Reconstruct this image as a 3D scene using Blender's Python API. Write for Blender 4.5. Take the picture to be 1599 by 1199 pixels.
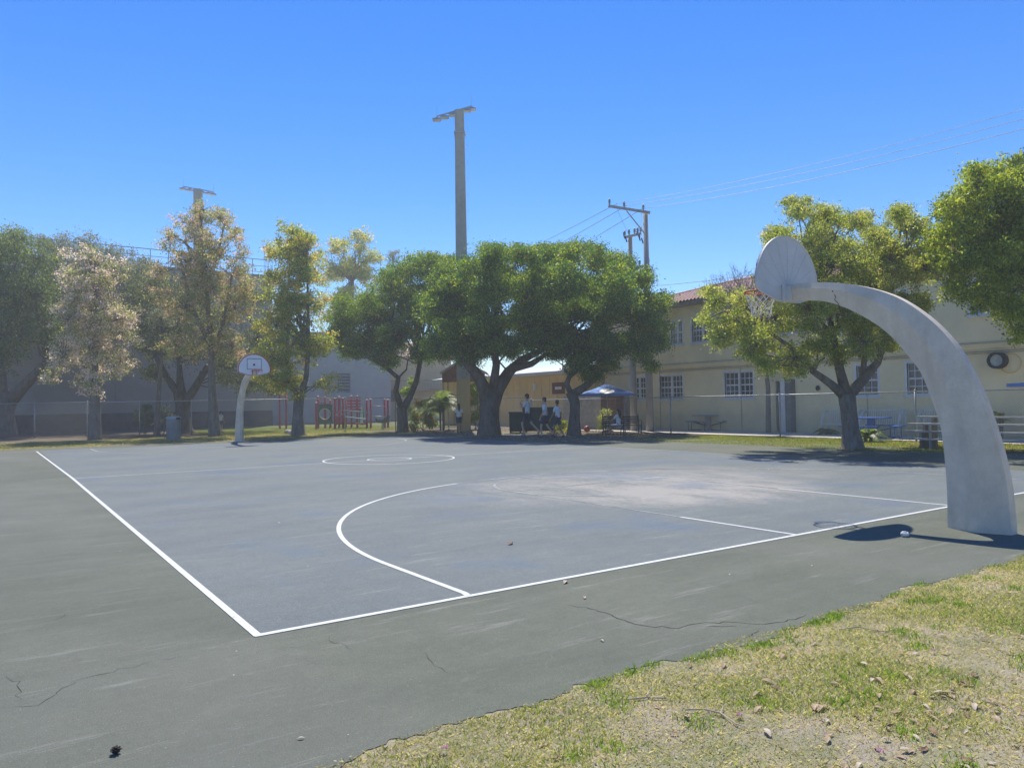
import bpy, bmesh, math, random
import numpy as np
from mathutils import Vector, Matrix
rnd = random.Random(7); nr = np.random.default_rng(7)
S = bpy.context.scene
for o in list(bpy.data.objects): bpy.data.objects.remove(o)
# ------------------------------------------------------------------ camera
FPX, CX, CY, CH, YAW, PIT, ROL = 1168.998, -1.4333, -5.0675, 1.5020, .6044, .02616, -.01603
cyw, syw = math.cos(YAW), math.sin(YAW)
Fv = np.array([syw*math.cos(PIT), cyw*math.cos(PIT), math.sin(PIT)])
r0 = np.array([cyw, -syw, 0.0]); u0 = np.cross(r0, Fv)
Rv = r0*math.cos(ROL)+u0*math.sin(ROL); Uv = -r0*math.sin(ROL)+u0*math.cos(ROL)
Ov = np.array([CX, CY, CH])
cam = bpy.data.objects.new('camera', bpy.data.cameras.new('camera'))
S.collection.objects.link(cam)
cam.matrix_world = Matrix(((Rv[0], Uv[0], -Fv[0], CX), (Rv[1], Uv[1], -Fv[1], CY), (Rv[2], Uv[2], -Fv[2], CH), (0, 0, 0, 1)))
cam.data.sensor_width = 36; cam.data.lens = 36*FPX/1599; cam.data.clip_end = 3000; cam.data.clip_start = .05
S.camera = cam
S.render.resolution_x = 1024; S.render.resolution_y = 767
# ------------------------------------------------------------------ light
SUN = Vector((1.0, 1.8, 3.35)).normalized()
EL = math.asin(SUN.z); AZ = math.atan2(SUN.x, SUN.y)
W = bpy.data.worlds.new('World'); S.world = W; W.use_nodes = True
wt = W.node_tree; bg = wt.nodes['Background']
sky = wt.nodes.new('ShaderNodeTexSky'); sky.sky_type = 'NISHITA'; sky.sun_disc = False
sky.sun_elevation = EL; sky.sun_rotation = AZ
sky.air_density = 1.0; sky.dust_density = 0.0; sky.ozone_density = 4.0; sky.altitude = 0
hs = wt.nodes.new('ShaderNodeHueSaturation'); hs.inputs['Saturation'].default_value = 1.34; hs.inputs['Hue'].default_value = .513
wt.links.new(sky.outputs[0], hs.inputs['Color']); wt.links.new(hs.outputs[0], bg.inputs[0])
bg.inputs[1].default_value = 0.12
sl = bpy.data.lights.new('sun', 'SUN'); sl.energy = 3.95; sl.angle = math.radians(.5); sl.color = (1, .94, .82)
so = bpy.data.objects.new('sun', sl); S.collection.objects.link(so); so.rotation_euler = SUN.to_track_quat('Z', 'Y').to_euler()
S.view_settings.view_transform = 'Standard'; S.view_settings.look = 'None'
S.view_settings.gamma = 1; S.view_settings.exposure = 0.55; S.view_settings.use_curve_mapping = False
S.render.engine = 'CYCLES'
HAZE = .0020
# ------------------------------------------------------------------ placing helpers: photo pixel -> point of the place
def ray(x, y): return Fv+Rv*(x-799.5)/FPX+Uv*(599.5-y)/FPX
def G(x, y, z=0.0):
    d = ray(x, y); return Ov+d*(z-CH)/d[2]
def at(x, y, D): return Ov+ray(x, y)*D
def gb(x, D):
    a = at(x, 0, D)[2]; b = at(x, 1199, D)[2]; y = a/(a-b)*1199
    p = at(x, y, D); p[2] = 0; return p
def onx(x, y, X):
    d = ray(x, y); return Ov+d*(X-CX)/d[0]
def ony(x, y, Y):
    d = ray(x, y); return Ov+d*(Y-CY)/d[1]
# ------------------------------------------------------------------ object helpers
C = S.collection
def tag(o, label=None, cat=None, group=None, kind=None):
    if label: o['label'] = label
    if cat: o['category'] = cat
    if group: o['group'] = group
    if kind: o['kind'] = kind
    return o
def empty(name, loc, label, cat, group=None, rz=0):
    o = bpy.data.objects.new(name, None); C.objects.link(o); o.empty_display_size = .2
    o.location = loc; o.rotation_euler = (0, 0, rz); return tag(o, label, cat, group)
def copy_tree(o, parent=None):
    c = o.copy(); C.objects.link(c)
    if parent: c.parent = parent
    for ch in o.children: copy_tree(ch, c)
    return c
def link(name, me, mat=None, parent=None, loc=None, smooth=False):
    if mat is not None and not me.materials:
        for m in (mat if isinstance(mat, (list, tuple)) else [mat]): me.materials.append(m)
    if smooth: me.polygons.foreach_set('use_smooth', [True]*len(me.polygons))
    o = bpy.data.objects.new(name, me); C.objects.link(o)
    if parent: o.parent = parent
    if loc is not None: o.location = loc
    return o
def perp(d):
    d = Vector(d).normalized(); a = Vector((0, 0, 1)) if abs(d.z) < .9 else Vector((1, 0, 0))
    x = d.cross(a).normalized(); return x, d.cross(x).normalized()
class MB:
    def __init__(s): s.v = []; s.f = []; s.m = []
    def add(s, vs, fs, mi=0):
        n = len(s.v); s.v += [tuple(v) for v in vs]; s.f += [tuple(i+n for i in f) for f in fs]; s.m += [mi]*len(fs); return s
    def box(s, x0, y0, z0, x1, y1, z1, mi=0, M=None):
        vs = [Vector((x, y, z)) for z in (z0, z1) for y in (y0, y1) for x in (x0, x1)]
        if M is not None: vs = [M @ v for v in vs]
        return s.add(vs, [(0, 2, 3, 1), (4, 5, 7, 6), (0, 1, 5, 4), (2, 6, 7, 3), (0, 4, 6, 2), (1, 3, 7, 5)], mi)
    def bar(s, a, b, w, h=None, mi=0):
        a = Vector(a); b = Vector(b); h = h or w; x, y = perp(b-a); vs = []
        for p in (a, b):
            for i, j in ((-1, -1), (1, -1), (1, 1), (-1, 1)): vs.append(p+x*i*w/2+y*j*h/2)
        return s.add(vs, [(0, 1, 2, 3), (7, 6, 5, 4), (0, 4, 5, 1), (1, 5, 6, 2), (2, 6, 7, 3), (3, 7, 4, 0)], mi)
    def tube(s, pts, rs, n=8, mi=0, cap=True):
        pts = [Vector(p) for p in pts]
        if not isinstance(rs, (list, tuple)): rs = [rs]*len(pts)
        vs = []; px = None
        for i, p in enumerate(pts):
            d = (pts[min(i+1, len(pts)-1)]-pts[max(i-1, 0)]).normalized()
            if px is None: x, y = perp(d)
            else:
                x = (px-d*px.dot(d)).normalized(); y = d.cross(x)
            px = x
            for k in range(n):
                a = 2*math.pi*k/n; vs.append(p+(x*math.cos(a)+y*math.sin(a))*rs[i])
        fs = [(i*n+k, i*n+(k+1) % n, (i+1)*n+(k+1) % n, (i+1)*n+k) for i in range(len(pts)-1) for k in range(n)]
        if cap: fs += [tuple(range(n))[::-1], tuple((len(pts)-1)*n+k for k in range(n))]
        return s.add(vs, fs, mi)
    def lathe(s, prof, n=16, c=(0, 0, 0), mi=0):
        vs = []; c = Vector(c)
        for r, z in prof:
            for k in range(n):
                a = 2*math.pi*k/n; vs.append(c+Vector((r*math.cos(a), r*math.sin(a), z)))
        fs = [(i*n+k, i*n+(k+1) % n, (i+1)*n+(k+1) % n, (i+1)*n+k) for i in range(len(prof)-1) for k in range(n)]
        return s.add(vs, fs, mi)
    def ball(s, c, r, n=10, mi=0):
        rx, ry, rz = r if isinstance(r, (tuple, list)) else (r, r, r); c = Vector(c); vs = []; m = n//2+1
        for i in range(m+1):
            t = math.pi*i/m
            for k in range(n):
                a = 2*math.pi*k/n; vs.append(c+Vector((rx*math.sin(t)*math.cos(a), ry*math.sin(t)*math.sin(a), rz*math.cos(t))))
        return s.add(vs, [(i*n+k, (i+1)*n+k, (i+1)*n+(k+1) % n, i*n+(k+1) % n) for i in range(m) for k in range(n)], mi)
    def prism(s, outline, d0, d1, fn, mi=0):   # outline of 2D points; fn(a,b,d)->3D
        n = len(outline); vs = [fn(a, b, d0) for a, b in outline]+[fn(a, b, d1) for a, b in outline]
        return s.add(vs, [tuple(range(n))[::-1], tuple(range(n, 2*n))]+[(i, (i+1) % n, n+(i+1) % n, n+i) for i in range(n)], mi)
    def mesh(s, name):
        me = bpy.data.meshes.new(name); me.from_pydata(s.v, [], s.f)
        if any(s.m): me.polygons.foreach_set('material_index', s.m)
        me.update(); return me
    def build(s, name, mat, parent=None, smooth=False, bevel=0, loc=None, fix=True):
        me = s.mesh(name)
        if fix or bevel:
            bm = bmesh.new(); bm.from_mesh(me)
            bmesh.ops.recalc_face_normals(bm, faces=bm.faces)
            if bevel: bmesh.ops.bevel(bm, geom=[e for e in bm.edges if e.is_manifold and e.calc_face_angle(0) > .5], offset=bevel, segments=2, affect='EDGES', clamp_overlap=True)
            bm.to_mesh(me); bm.free()
        return link(name, me, mat, parent, loc, smooth)
# ------------------------------------------------------------------ materials
class N:
    def __init__(s, name):
        s.m = bpy.data.materials.new(name); s.m.use_nodes = True; s.t = s.m.node_tree
        s.b = s.t.nodes['Principled BSDF']; s.L = s.t.links.new
        s.co = s.t.nodes.new('ShaderNodeNewGeometry').outputs['Position']
    def node(s, k, **kw):
        n = s.t.nodes.new(k)
        for a, v in kw.items(): setattr(n, a, v)
        return n
    def noise(s, scale, detail=4, rough=.6, co=None, dist=0, stretch=None):
        n = s.node('ShaderNodeTexNoise'); c = co or s.co
        if stretch:
            mp = s.node('ShaderNodeMapping'); mp.inputs['Scale'].default_value = stretch[:3]
            if len(stretch) > 3: mp.inputs['Rotation'].default_value = (0, 0, stretch[3])
            s.L(c, mp.inputs[0]); c = mp.outputs[0]
        s.L(c, n.inputs['Vector']); n.inputs['Scale'].default_value = scale; n.inputs['Detail'].default_value = detail
        n.inputs['Roughness'].default_value = rough; n.inputs['Distortion'].default_value = dist; return n.outputs[0]
    def ramp(s, fac, stops):
        n = s.node('ShaderNodeValToRGB'); s.L(fac, n.inputs[0]); e = n.color_ramp.elements
        while len(e) < len(stops): e.new(.5)
        for i, (p, c) in enumerate(stops):
            e[i].position = p; e[i].color = (c, c, c, 1) if isinstance(c, (int, float)) else (*c, 1)
        return n.outputs[0]
    def mix(s, fac, a, b, mode='MIX'):
        n = s.node('ShaderNodeMix', data_type='RGBA', blend_type=mode)
        for i, v in ((0, fac), (6, a), (7, b)):
            if hasattr(v, 'links') or isinstance(v, bpy.types.NodeSocket): s.L(v, n.inputs[i])
            elif i == 0: n.inputs[0].default_value = v
            else: n.inputs[i].default_value = (*v, 1)
        return n.outputs[2]
    def math(s, op, a, b=0):
        n = s.node('ShaderNodeMath', operation=op)
        for i, v in ((0, a), (1, b)):
            if isinstance(v, bpy.types.NodeSocket): s.L(v, n.inputs[i])
            else: n.inputs[i].default_value = v
        return n.outputs[0]
    def bump(s, h, st=.3, d=.01):
        n = s.node('ShaderNodeBump'); n.inputs['Strength'].default_value = st; n.inputs['Distance'].default_value = d
        s.L(h, n.inputs['Height']); s.L(n.outputs[0], s.b.inputs['Normal'])
    def done(s, col, rough=.7, metal=0, spec=.3):
        if isinstance(col, bpy.types.NodeSocket): s.L(col, s.b.inputs['Base Color'])
        else: s.b.inputs['Base Color'].default_value = (*col, 1)
        if isinstance(rough, bpy.types.NodeSocket): s.L(rough, s.b.inputs['Roughness'])
        else: s.b.inputs['Roughness'].default_value = rough
        s.b.inputs['Metallic'].default_value = metal; s.b.inputs['Specular IOR Level'].default_value = spec
        return s.m
MC = {}
def simple(name, col, rough=.6, metal=0, var=.25, scale=3, bump=0, spec=.3):
    if name in MC: return MC[name]
    n = N(name); f = n.noise(scale, 5)
    a = tuple(c*(1-var) for c in col); b = tuple(min(1, c*(1+var)) for c in col)
    c = n.ramp(f, [(.3, a), (.7, b)])
    if bump: n.bump(n.noise(scale*12, 4), bump)
    MC[name] = n.done(c, rough, metal, spec=spec); return MC[name]

def cracks(n, scale, width, mask_lo, mask_hi, seed=0):
    w = n.noise(1.6, 5, .65, stretch=(1, 1, 1)); vm = n.node('ShaderNodeVectorMath', operation='ADD')
    cn = n.node('ShaderNodeTexNoise'); n.L(n.co, cn.inputs['Vector']); cn.inputs['Scale'].default_value = 1.7; cn.inputs['Detail'].default_value = 6
    n.L(n.co, vm.inputs[0]); n.L(cn.outputs[1], vm.inputs[1])
    v = n.node('ShaderNodeTexVoronoi', feature='DISTANCE_TO_EDGE'); n.L(vm.outputs[0], v.inputs['Vector']); v.inputs['Scale'].default_value = scale
    line = n.ramp(v.outputs[0], [(0, 1), (width, 0)])
    m = n.ramp(n.noise(.45+seed*.07, 3), [(mask_lo, 0), (mask_hi, 1)])
    return n.math('MULTIPLY', line, m)

def court_mat(name, base, alt, worn=True, blue=False):
    n = N(name)
    c = n.ramp(n.noise(.55, 6, .65), [(.32, base), (.68, alt)])
    st = n.noise(.8, 6, .7, stretch=(.35, 1.6, 1, .5))
    c = n.mix(n.math('MULTIPLY', n.ramp(st, [(.42, 0), (.75, 1)]), .4), c, tuple(min(1, k*1.35+.02) for k in alt))
    c = n.mix(n.math('MULTIPLY', n.ramp(n.noise(6, 5, .7), [(.45, 0), (.8, 1)]), .28), c, tuple(k*.62 for k in base))
    md = n.noise(24, 6, .85); c = n.mix(.45, c, n.ramp(md, [(.32, .3), (.68, .72)]), 'OVERLAY')
    sc = n.noise(3, 7, .8, stretch=(.25, 2.2, 1, .62)); c = n.mix(n.math('MULTIPLY', n.ramp(sc, [(.56, 0), (.70, 1)]), .45), c, (.34, .34, .31))
    fine = n.noise(130, 3, .85)
    c = n.mix(.8, c, n.ramp(fine, [(.3, .2), (.7, .82)]), 'OVERLAY')
    c = n.mix(n.math('MULTIPLY', n.ramp(n.noise(75, 2, .5), [(.70, 0), (.74, 1)]), .6), c, (.42, .41, .37))
    if blue:
        # worn paint plus pale sheen put into the colour before the near hoop; streaks
        sp = n.node('ShaderNodeSeparateXYZ'); n.L(n.co, sp.inputs[0])
        def patch(cx, cy, rx, ry):
            dx = n.math('DIVIDE', n.math('SUBTRACT', sp.outputs[0], cx), rx); dy = n.math('DIVIDE', n.math('SUBTRACT', sp.outputs[1], cy), ry)
            d = n.math('ADD', n.math('MULTIPLY', dx, dx), n.math('MULTIPLY', dy, dy))
            return n.ramp(d, [(0, 1), (1, 0)])
        p1 = patch(8.2, 3.1, 2.6, 1.9); p2 = patch(8.6, 5.2, 5.5, 3.2)
        w = n.noise(1.3, 8, .75, stretch=(1, .45, 1, -.6)); w2 = n.noise(14, 5, .8)
        k = n.math('ADD', n.math('MULTIPLY', p1, .75), n.math('MULTIPLY', p2, .8))
        k = n.math('MULTIPLY', k, n.ramp(w, [(.3, .15), (.62, 1)])); k = n.math('MULTIPLY', k, n.ramp(w2, [(.3, .35), (.7, 1)])); k = n.ramp(n.math('ADD', n.math('MULTIPLY', k, 1.3), n.math('MULTIPLY', n.noise(38, 4, .9), .6)), [(.42, 0), (1.05, .62)])
        c = n.mix(k, c, (.44, .40, .35))
        c = n.mix(n.math('MULTIPLY', n.ramp(n.noise(.5, 5, .6, stretch=(1, 1, 1, .3)), [(.52, 0), (.66, 1)]), .45), c, (.085, .135, .215))
    c = n.mix(n.math('MULTIPLY', n.ramp(n.noise(.23, 4, .6, stretch=(1, .5, 1, .8)), [(.5, 0), (.75, 1)]), .35), c, (.20, .20, .19))
    k = cracks(n, .42, .004, .56, .62); c = n.mix(n.math('MULTIPLY', k, .12), c, (.04, .04, .04))
    k2 = cracks(n, 2.3, .008, .60, .66, 3); c = n.mix(n.math('MULTIPLY', k2, .3), c, (.05, .05, .05))
    n.bump(n.noise(200, 3, .8), .35, .004)
    return n.done(c, .82, spec=.35)
M_green = court_mat('green_court_paint', (.089, .100, .074), (.118, .127, .095))
M_blue = court_mat('blue_court_paint', (.118, .140, .142), (.148, .165, .161), blue=True)
def line_mat():
    n = N('line_paint'); w = n.ramp(n.noise(16, 8, .9), [(.33, (.30, .32, .33)), (.45, (.60, .61, .60)), (.6, (.69, .70, .69))])
    n.bump(n.noise(200, 3, .8), .3, .003); return n.done(w, .7)
M_line = line_mat()
def faded():
    n = N('faded_line_paint'); w = n.ramp(n.math('ADD', n.math('MULTIPLY', n.noise(7, 7, .85), .5), n.math('MULTIPLY', n.noise(.5, 3, .6), .5)), [(.44, (.19, .20, .205)), (.6, (.55, .56, .55))]); return n.done(w, .85)
M_faded = faded(); M_mid = simple('worn_line_paint', (.44, .45, .45), .85, var=.3, scale=5)
def concrete(name, base, st=.2):
    n = N(name)
    c = n.ramp(n.noise(2.2, 6, .7), [(.3, tuple(k*(1-st) for k in base)), (.7, tuple(k*(1+st*.6) for k in base))])
    stx = n.ramp(n.noise(5, 6, .7, stretch=(1, 1, .16)), [(.5, 0), (.72, 1)])
    c = n.mix(n.math('MULTIPLY', stx, .5), c, tuple(k*.72 for k in (base[0]*1.05, base[1], base[2]*.88)))
    c = n.mix(n.math('MULTIPLY', n.ramp(n.noise(120, 3, .7), [(.35, 1), (.5, 0)]), .18), c, (.2, .19, .17))
    c = n.mix(n.math('MULTIPLY', n.ramp(n.noise(30, 4, .8), [(.62, 0), (.75, 1)]), .25), c, (.5, .46, .36))
    n.bump(n.noise(60, 6, .8), .35, .006); return n.done(c, .85)
M_conc = concrete('post_concrete', (.74, .64, .50), .2)
M_pole = concrete('pole_concrete', (.50, .46, .38))
M_poled = concrete('old_pole_concrete', (.40, .38, .34))
M_path = concrete('path_concrete', (.68, .62, .54))
def stucco(name, base, dirt=.5, band=None):
    n = N(name); c = n.ramp(n.noise(.8, 6, .6), [(.3, tuple(k*.88 for k in base)), (.7, tuple(k*1.06 for k in base))])
    sp = n.node('ShaderNodeSeparateXYZ'); n.L(n.co, sp.inputs[0])
    h = n.math('ADD', sp.outputs[2], n.math('MULTIPLY', n.noise(3, 6, .75), -1.2))
    g = n.ramp(h, [(0, 1), (.55, 0)])
    c = n.mix(n.math('MULTIPLY', g, dirt), c, tuple(k*.5 for k in base))
    s2 = n.ramp(n.noise(2.5, 6, .7, stretch=(1, 1, .12)), [(.52, 0), (.75, 1)])
    c = n.mix(n.math('MULTIPLY', s2, .3*dirt+.05), c, tuple(k*.6 for k in base))
    n.bump(n.noise(40, 5, .8), .25, .01); return n.done(c, .9, spec=.15)
M_yel = stucco('yellow_stucco', (.93, .78, .48), .3)
M_yel2 = stucco('deep_yellow_paint', (.82, .60, .28), .25)
M_grey = stucco('grey_stucco', (.40, .42, .42), .2)
M_brown = stucco('taupe_block_paint', (.40, .35, .31), .4)
M_white = simple('white_trim_paint', (.74, .74, .72), .5, var=.08)
M_glass = N('window_glass'); M_glass.b.inputs['Coat Weight'].default_value = .3; M_glass = M_glass.done(M_glass.ramp(M_glass.noise(1.3, 3), [(.4, (.05, .06, .07)), (.7, (.12, .14, .15))]), .08, spec=.6)
M_tile = N('clay_tile'); M_tile = M_tile.done(M_tile.ramp(M_tile.noise(3.5, 5, .8), [(.3, (.42, .23, .17)), (.5, (.56, .36, .28)), (.7, (.66, .50, .42))]), .8)
M_metal = simple('galvanised_metal', (.42, .43, .43), .45, .6, .12, 6)
M_dkmetal = simple('dark_iron', (.05, .05, .055), .5, .3, .2, 6)
M_alu = simple('cast_aluminium_paint', (.60, .60, .57), .55, .0, .08, 2.5, .1)
M_bwhite = simple('backboard_white', (.80, .80, .80), .5, var=.05)
M_red = simple('red_orange_paint', (.55, .08, .04), .5, var=.1)
M_pred = simple('playground_red', (.42, .035, .07), .45, var=.12)
M_pgreen = simple('playground_dark_green', (.03, .10, .07), .5)
M_black = simple('black_paint', (.03, .03, .03), .6)
M_net = simple('white_cord', (.75, .74, .72), .8, var=.05)
M_bin = simple('bin_grey_plastic', (.33, .32, .29), .55, var=.15)
M_box = simple('dark_green_bin', (.015, .05, .045), .5, var=.2)
M_blueT = simple('blue_table_coating', (.035, .12, .42), .5, var=.15)
M_gbT = simple('grey_blue_coating', (.20, .28, .36), .5, var=.15)
M_umb = simple('blue_canvas', (.15, .28, .64), .8, var=.1)
M_wood = simple('weathered_wood', (.42, .38, .33), .85, var=.3, scale=5, bump=.3)
M_brownd = simple('brown_door_paint', (.20, .10, .06), .6)
M_bleach = simple('weathered_plank', (.36, .35, .33), .75, var=.25, scale=4)
M_bark = N('grey_bark'); M_bark.bump(M_bark.noise(14, 6, .8, stretch=(1, 1, .25)), .9, .04); M_bark = M_bark.done(M_bark.ramp(M_bark.noise(6, 6, .8, stretch=(1, 1, .3)), [(.3, (.13, .115, .10)), (.65, (.32, .28, .24))]), .95, spec=.1)
M_barkd = N('dark_bark'); M_barkd.bump(M_barkd.noise(12, 6, .8, stretch=(1, 1, .25)), .9, .04); M_barkd = M_barkd.done(M_barkd.ramp(M_barkd.noise(6, 6, .8, stretch=(1, 1, .3)), [(.3, (.08, .07, .06)), (.65, (.23, .195, .16))]), .95, spec=.1)
def leaf_material(name, tr=.45, rough=.45, tint=(2.2, 2.0, .7, 1)):
    m = bpy.data.materials.new(name); m.use_nodes = True; t = m.node_tree; b = t.nodes['Principled BSDF']
    a = t.nodes.new('ShaderNodeAttribute'); a.attribute_name = 'leaf_colour'
    b.inputs['Roughness'].default_value = rough; b.inputs['Specular IOR Level'].default_value = .5
    tl = t.nodes.new('ShaderNodeBsdfTranslucent'); mx = t.nodes.new('ShaderNodeMixShader'); mx.inputs[0].default_value = tr+.08
    h = t.nodes.new('ShaderNodeMix'); h.data_type = 'RGBA'; h.blend_type = 'MULTIPLY'; h.inputs[0].default_value = 1; h.inputs[7].default_value = tint
    t.links.new(a.outputs[0], b.inputs[0]); t.links.new(a.outputs[0], h.inputs[6]); t.links.new(h.outputs[2], tl.inputs[0])
    t.links.new(b.outputs[0], mx.inputs[1]); t.links.new(tl.outputs[0], mx.inputs[2]); t.links.new(mx.outputs[0], t.nodes['Material Output'].inputs[0]); return m
M_leaf = leaf_material('leaf'); M_pleaf = leaf_material('pale_leaf', .45, .6, (1.6, 1.4, 1.2, 1)); M_blade = leaf_material('grass_blade', .38, .6, (2.0, 1.9, 1.15, 1))
# ------------------------------------------------------------------ scattered leaf-shaped faces
def quads_mesh(name, P4, cols, mat):
    n = len(P4); me = bpy.data.meshes.new(name)
    me.vertices.add(n*4); me.vertices.foreach_set('co', P4.reshape(-1).astype(np.float32))
    me.loops.add(n*4); me.loops.foreach_set('vertex_index', np.arange(n*4, dtype=np.int32))
    me.polygons.add(n); me.polygons.foreach_set('loop_start', np.arange(0, n*4, 4, dtype=np.int32))
    a = me.color_attributes.new('leaf_colour', 'FLOAT_COLOR', 'POINT')
    c4 = np.ones((n, 4, 4), np.float32); c4[:, :, :3] = cols[:, None, :]; a.data.foreach_set('color', c4.reshape(-1))
    me.update(); me.materials.append(mat); return me
def unit(v): return v/np.maximum(np.linalg.norm(v, axis=1, keepdims=True), 1e-9)
def leaf_quads(c, L, Wd, tilt=.6):
    n = len(c); nm = unit(nr.normal(size=(n, 3))*np.array([1, 1, tilt])+np.array([0, 0, .55]))
    a = unit(np.cross(nm, nr.normal(size=(n, 3)))); a[:, 2] -= .25; a = unit(a); b = unit(np.cross(nm, a))
    s = (nr.uniform(.6, 1.25, n)*L)[:, None]; w = (nr.uniform(.7, 1.2, n)*Wd)[:, None]
    return np.stack([c-a*s*.5, c+b*w*.5, c+a*s*.5, c-b*w*.5], 1)
def pick(pal, n):
    w = np.array([p[0] for p in pal], float); idx = nr.choice(len(pal), n, p=w/w.sum())
    return np.array([p[1] for p in pal])[idx]
def crown(name, blobs, nleaf, L, Wd, pal, parent, airy=0.0, clump=.28, twigmat=None, root=None, layer=.8, per=26):
    """blobs: (centre xyz, radius). Leaves gather in clumps near the surface of every lump of the crown."""
    vol = np.array([r**2.2 for _, r in blobs]); vol /= vol.sum(); cs = []; cc = []
    for (c, r), v in zip(blobs, vol):
        k = max(3, int(nleaf*v/per)); ns_ = nr.integers(9, 15)
        sd = unit(nr.normal(size=(ns_, 3))+np.array([0, 0, .15])); sc_ = np.asarray(c)+sd*r*nr.uniform(.35, .85, (ns_, 1))*np.array([1, 1, .9]); sr_ = r*nr.uniform(.24, .46, ns_)
        w_ = sr_**2; pk = nr.choice(ns_, k, p=w_/w_.sum()); d = unit(nr.normal(size=(k, 3))+np.array([0, 0, .55 if not airy else .1]))
        cs.append(sc_[pk]+d*(sr_[pk]*nr.uniform(.6 if not airy else .2, 1.0, k))[:, None]*np.array([1.1, 1.1, .8]))
    cs = np.concatenate(cs); k = len(cs)
    ccol = pick(pal, k)
    sz = nr.uniform(.6, 1.3, k)*clump
    c = np.repeat(cs, per, 0)+nr.normal(size=(k*per, 3))*np.repeat(sz, per)[:, None]*np.array([1, 1, .7])*.6
    col = np.repeat(ccol, per, 0); own = nr.random(k*per) < .2; col[own] = pick(pal, own.sum())
    col = col*nr.uniform(.8, 1.55, (k*per, 1))
    o = link(name, quads_mesh(name, leaf_quads(c, L, Wd), np.clip(col, 0, .9), M_pleaf if pal in (PINK, ORNG, OAKG) else M_leaf), None, parent)
    return o, cs
def vine(b, p0, p1, r0_, r1_, n=5, seg=4, jit=.08):
    p0 = Vector(p0); p1 = Vector(p1); d = (p1-p0).length; pts = []; up = Vector((0, 0, 1))
    for i in range(seg+1):
        t = i/seg; p = p0.lerp(p1, t)+up*d*.12*math.sin(math.pi*t)
        if 0 < i < seg: p += Vector((rnd.gauss(0, 1), rnd.gauss(0, 1), rnd.gauss(0, 1)))*d*jit
        pts.append(p)
    b.tube(pts, [r0_+(r1_-r0_)*i/seg for i in range(seg+1)], n)
def tree(name, label, cat, x, D, trunk, limbs, blobs, nleaf, L, Wd, pal, group=None, airy=0, clump=.28, mat=None, thick=.7, twigs=1.0, z0=0, extra=2):
    """trunk/limbs: lists of (px, py, radius px) paths read at the tree's own distance D; blobs (px, py, r px)"""
    base = gb(x, D); root = empty(name, tuple(base), label, cat, group); k = D/FPX; o = Vector(base)
    tb = MB(); tp = []
    fx = lambda p, dd=0: Vector(at(p[0], p[1], D+dd))-o
    pts = [fx(p) for p in trunk]; rs = [p[2]*k for p in trunk]
    pts[0] = Vector((pts[0].x, pts[0].y, -.08)); rs[0] *= 1.25
    q = [pts[0]]; qr = [rs[0]]
    if len(pts) > 1: q.append(pts[0].lerp(pts[1], .12)); qr.append(rs[0]*.8+rs[1]*.05)
    tb.tube(q+pts[1:], qr+rs[1:], 12); tips = [pts[-1]]; rt = rs[-1]
    for lb in limbs:
        off = rnd.uniform(-1, 1)*.5
        lp = [fx(p, off*i*D*.012) for i, p in enumerate(lb)]; tb.tube(lp, [p[2]*k for p in lb], 8); tips.append(lp[-1])
        tips.append(lp[len(lp)//2])
    m = mat or M_bark
    B = []; xs = [b[0] for b in blobs]; cx = (min(xs)+max(xs))/2; wx = max(1, (max(xs)-min(xs))/2+20)
    for (bx, by, br) in blobs:
        dep = thick*wx*k*math.sqrt(max(.05, 1-((bx-cx)/wx)**2))
        for j in range(extra+1):
            dd = 0 if j == 0 else (dep*rnd.uniform(.4, 1)*(1 if j % 2 else -1))
            sc = 1 if j == 0 else .85
            B.append((np.array(at(bx, by, D+dd))-base, (br*1.12+2)*k*sc))
    oc, cs = crown('crown', B, int(nleaf*1.8), L*1.12, Wd*1.18, pal, root, airy, clump)
    br_ = MB()
    for (c, r) in B:
        t = min(tips, key=lambda p: (p-Vector(c)).length+max(0, p.z-c[2])*1.5)
        vine(br_, t, c, max(.018, min(rt*.45, r*.07)), .012, 5)
    ntw = int(len(cs)*.35*twigs); ids = nr.choice(len(cs), min(len(cs), ntw), replace=False)
    bc = np.array([b[0] for b in B])
    for i in ids:
        j = int(np.argmin(((bc-cs[i])**2).sum(1))); vine(br_, bc[j], cs[i], .012, .005, 3, 2, .1)
    tb.build('trunk', m, root, smooth=True, fix=False); br_.build('branch', m, root, smooth=True, fix=False)
    return root
exec_parts = []
# ================================================================== GROUND
def sheet(name, x0, y0, x1, y1, z, mat, kind='structure', nx=1, ny=1, zf=None):
    me = bpy.data.meshes.new(name); vs = []; fs = []
    for j in range(ny+1):
        for i in range(nx+1):
            x = x0+(x1-x0)*i/nx; y = y0+(y1-y0)*j/ny; vs.append((x, y, z+(zf(x, y) if zf else 0)))
    for j in range(ny):
        for i in range(nx):
            a = j*(nx+1)+i; fs.append((a, a+1, a+nx+2, a+nx+1))
    me.from_pydata(vs, [], fs); me.update(); o = link(name, me, mat, smooth=bool(zf)); o['kind'] = kind; return o
def ground_mat(name, soil, dry, green, lo=.42, hi=.6, gl=.45, gh=.62):
    n = N(name); c = n.ramp(n.noise(1.8, 7, .75), [(lo, soil), (hi, dry)])
    g = n.ramp(n.noise(1.1, 6, .7, stretch=(1, 1, 1, .4)), [(gl, 0), (gh, 1)]); g = n.math('MULTIPLY', g, n.ramp(n.noise(45, 4, .8), [(.35, .2), (.6, 1)]))
    c = n.mix(g, c, green); f = n.noise(130, 4, .8)
    c = n.mix(.75, c, n.ramp(f, [(.25, .2), (.75, .8)]), 'OVERLAY')
    n.bump(n.math('ADD', n.noise(70, 5, .8), n.noise(12, 4, .7)), .7, .02); return n.done(c, .95, spec=.1)
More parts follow.
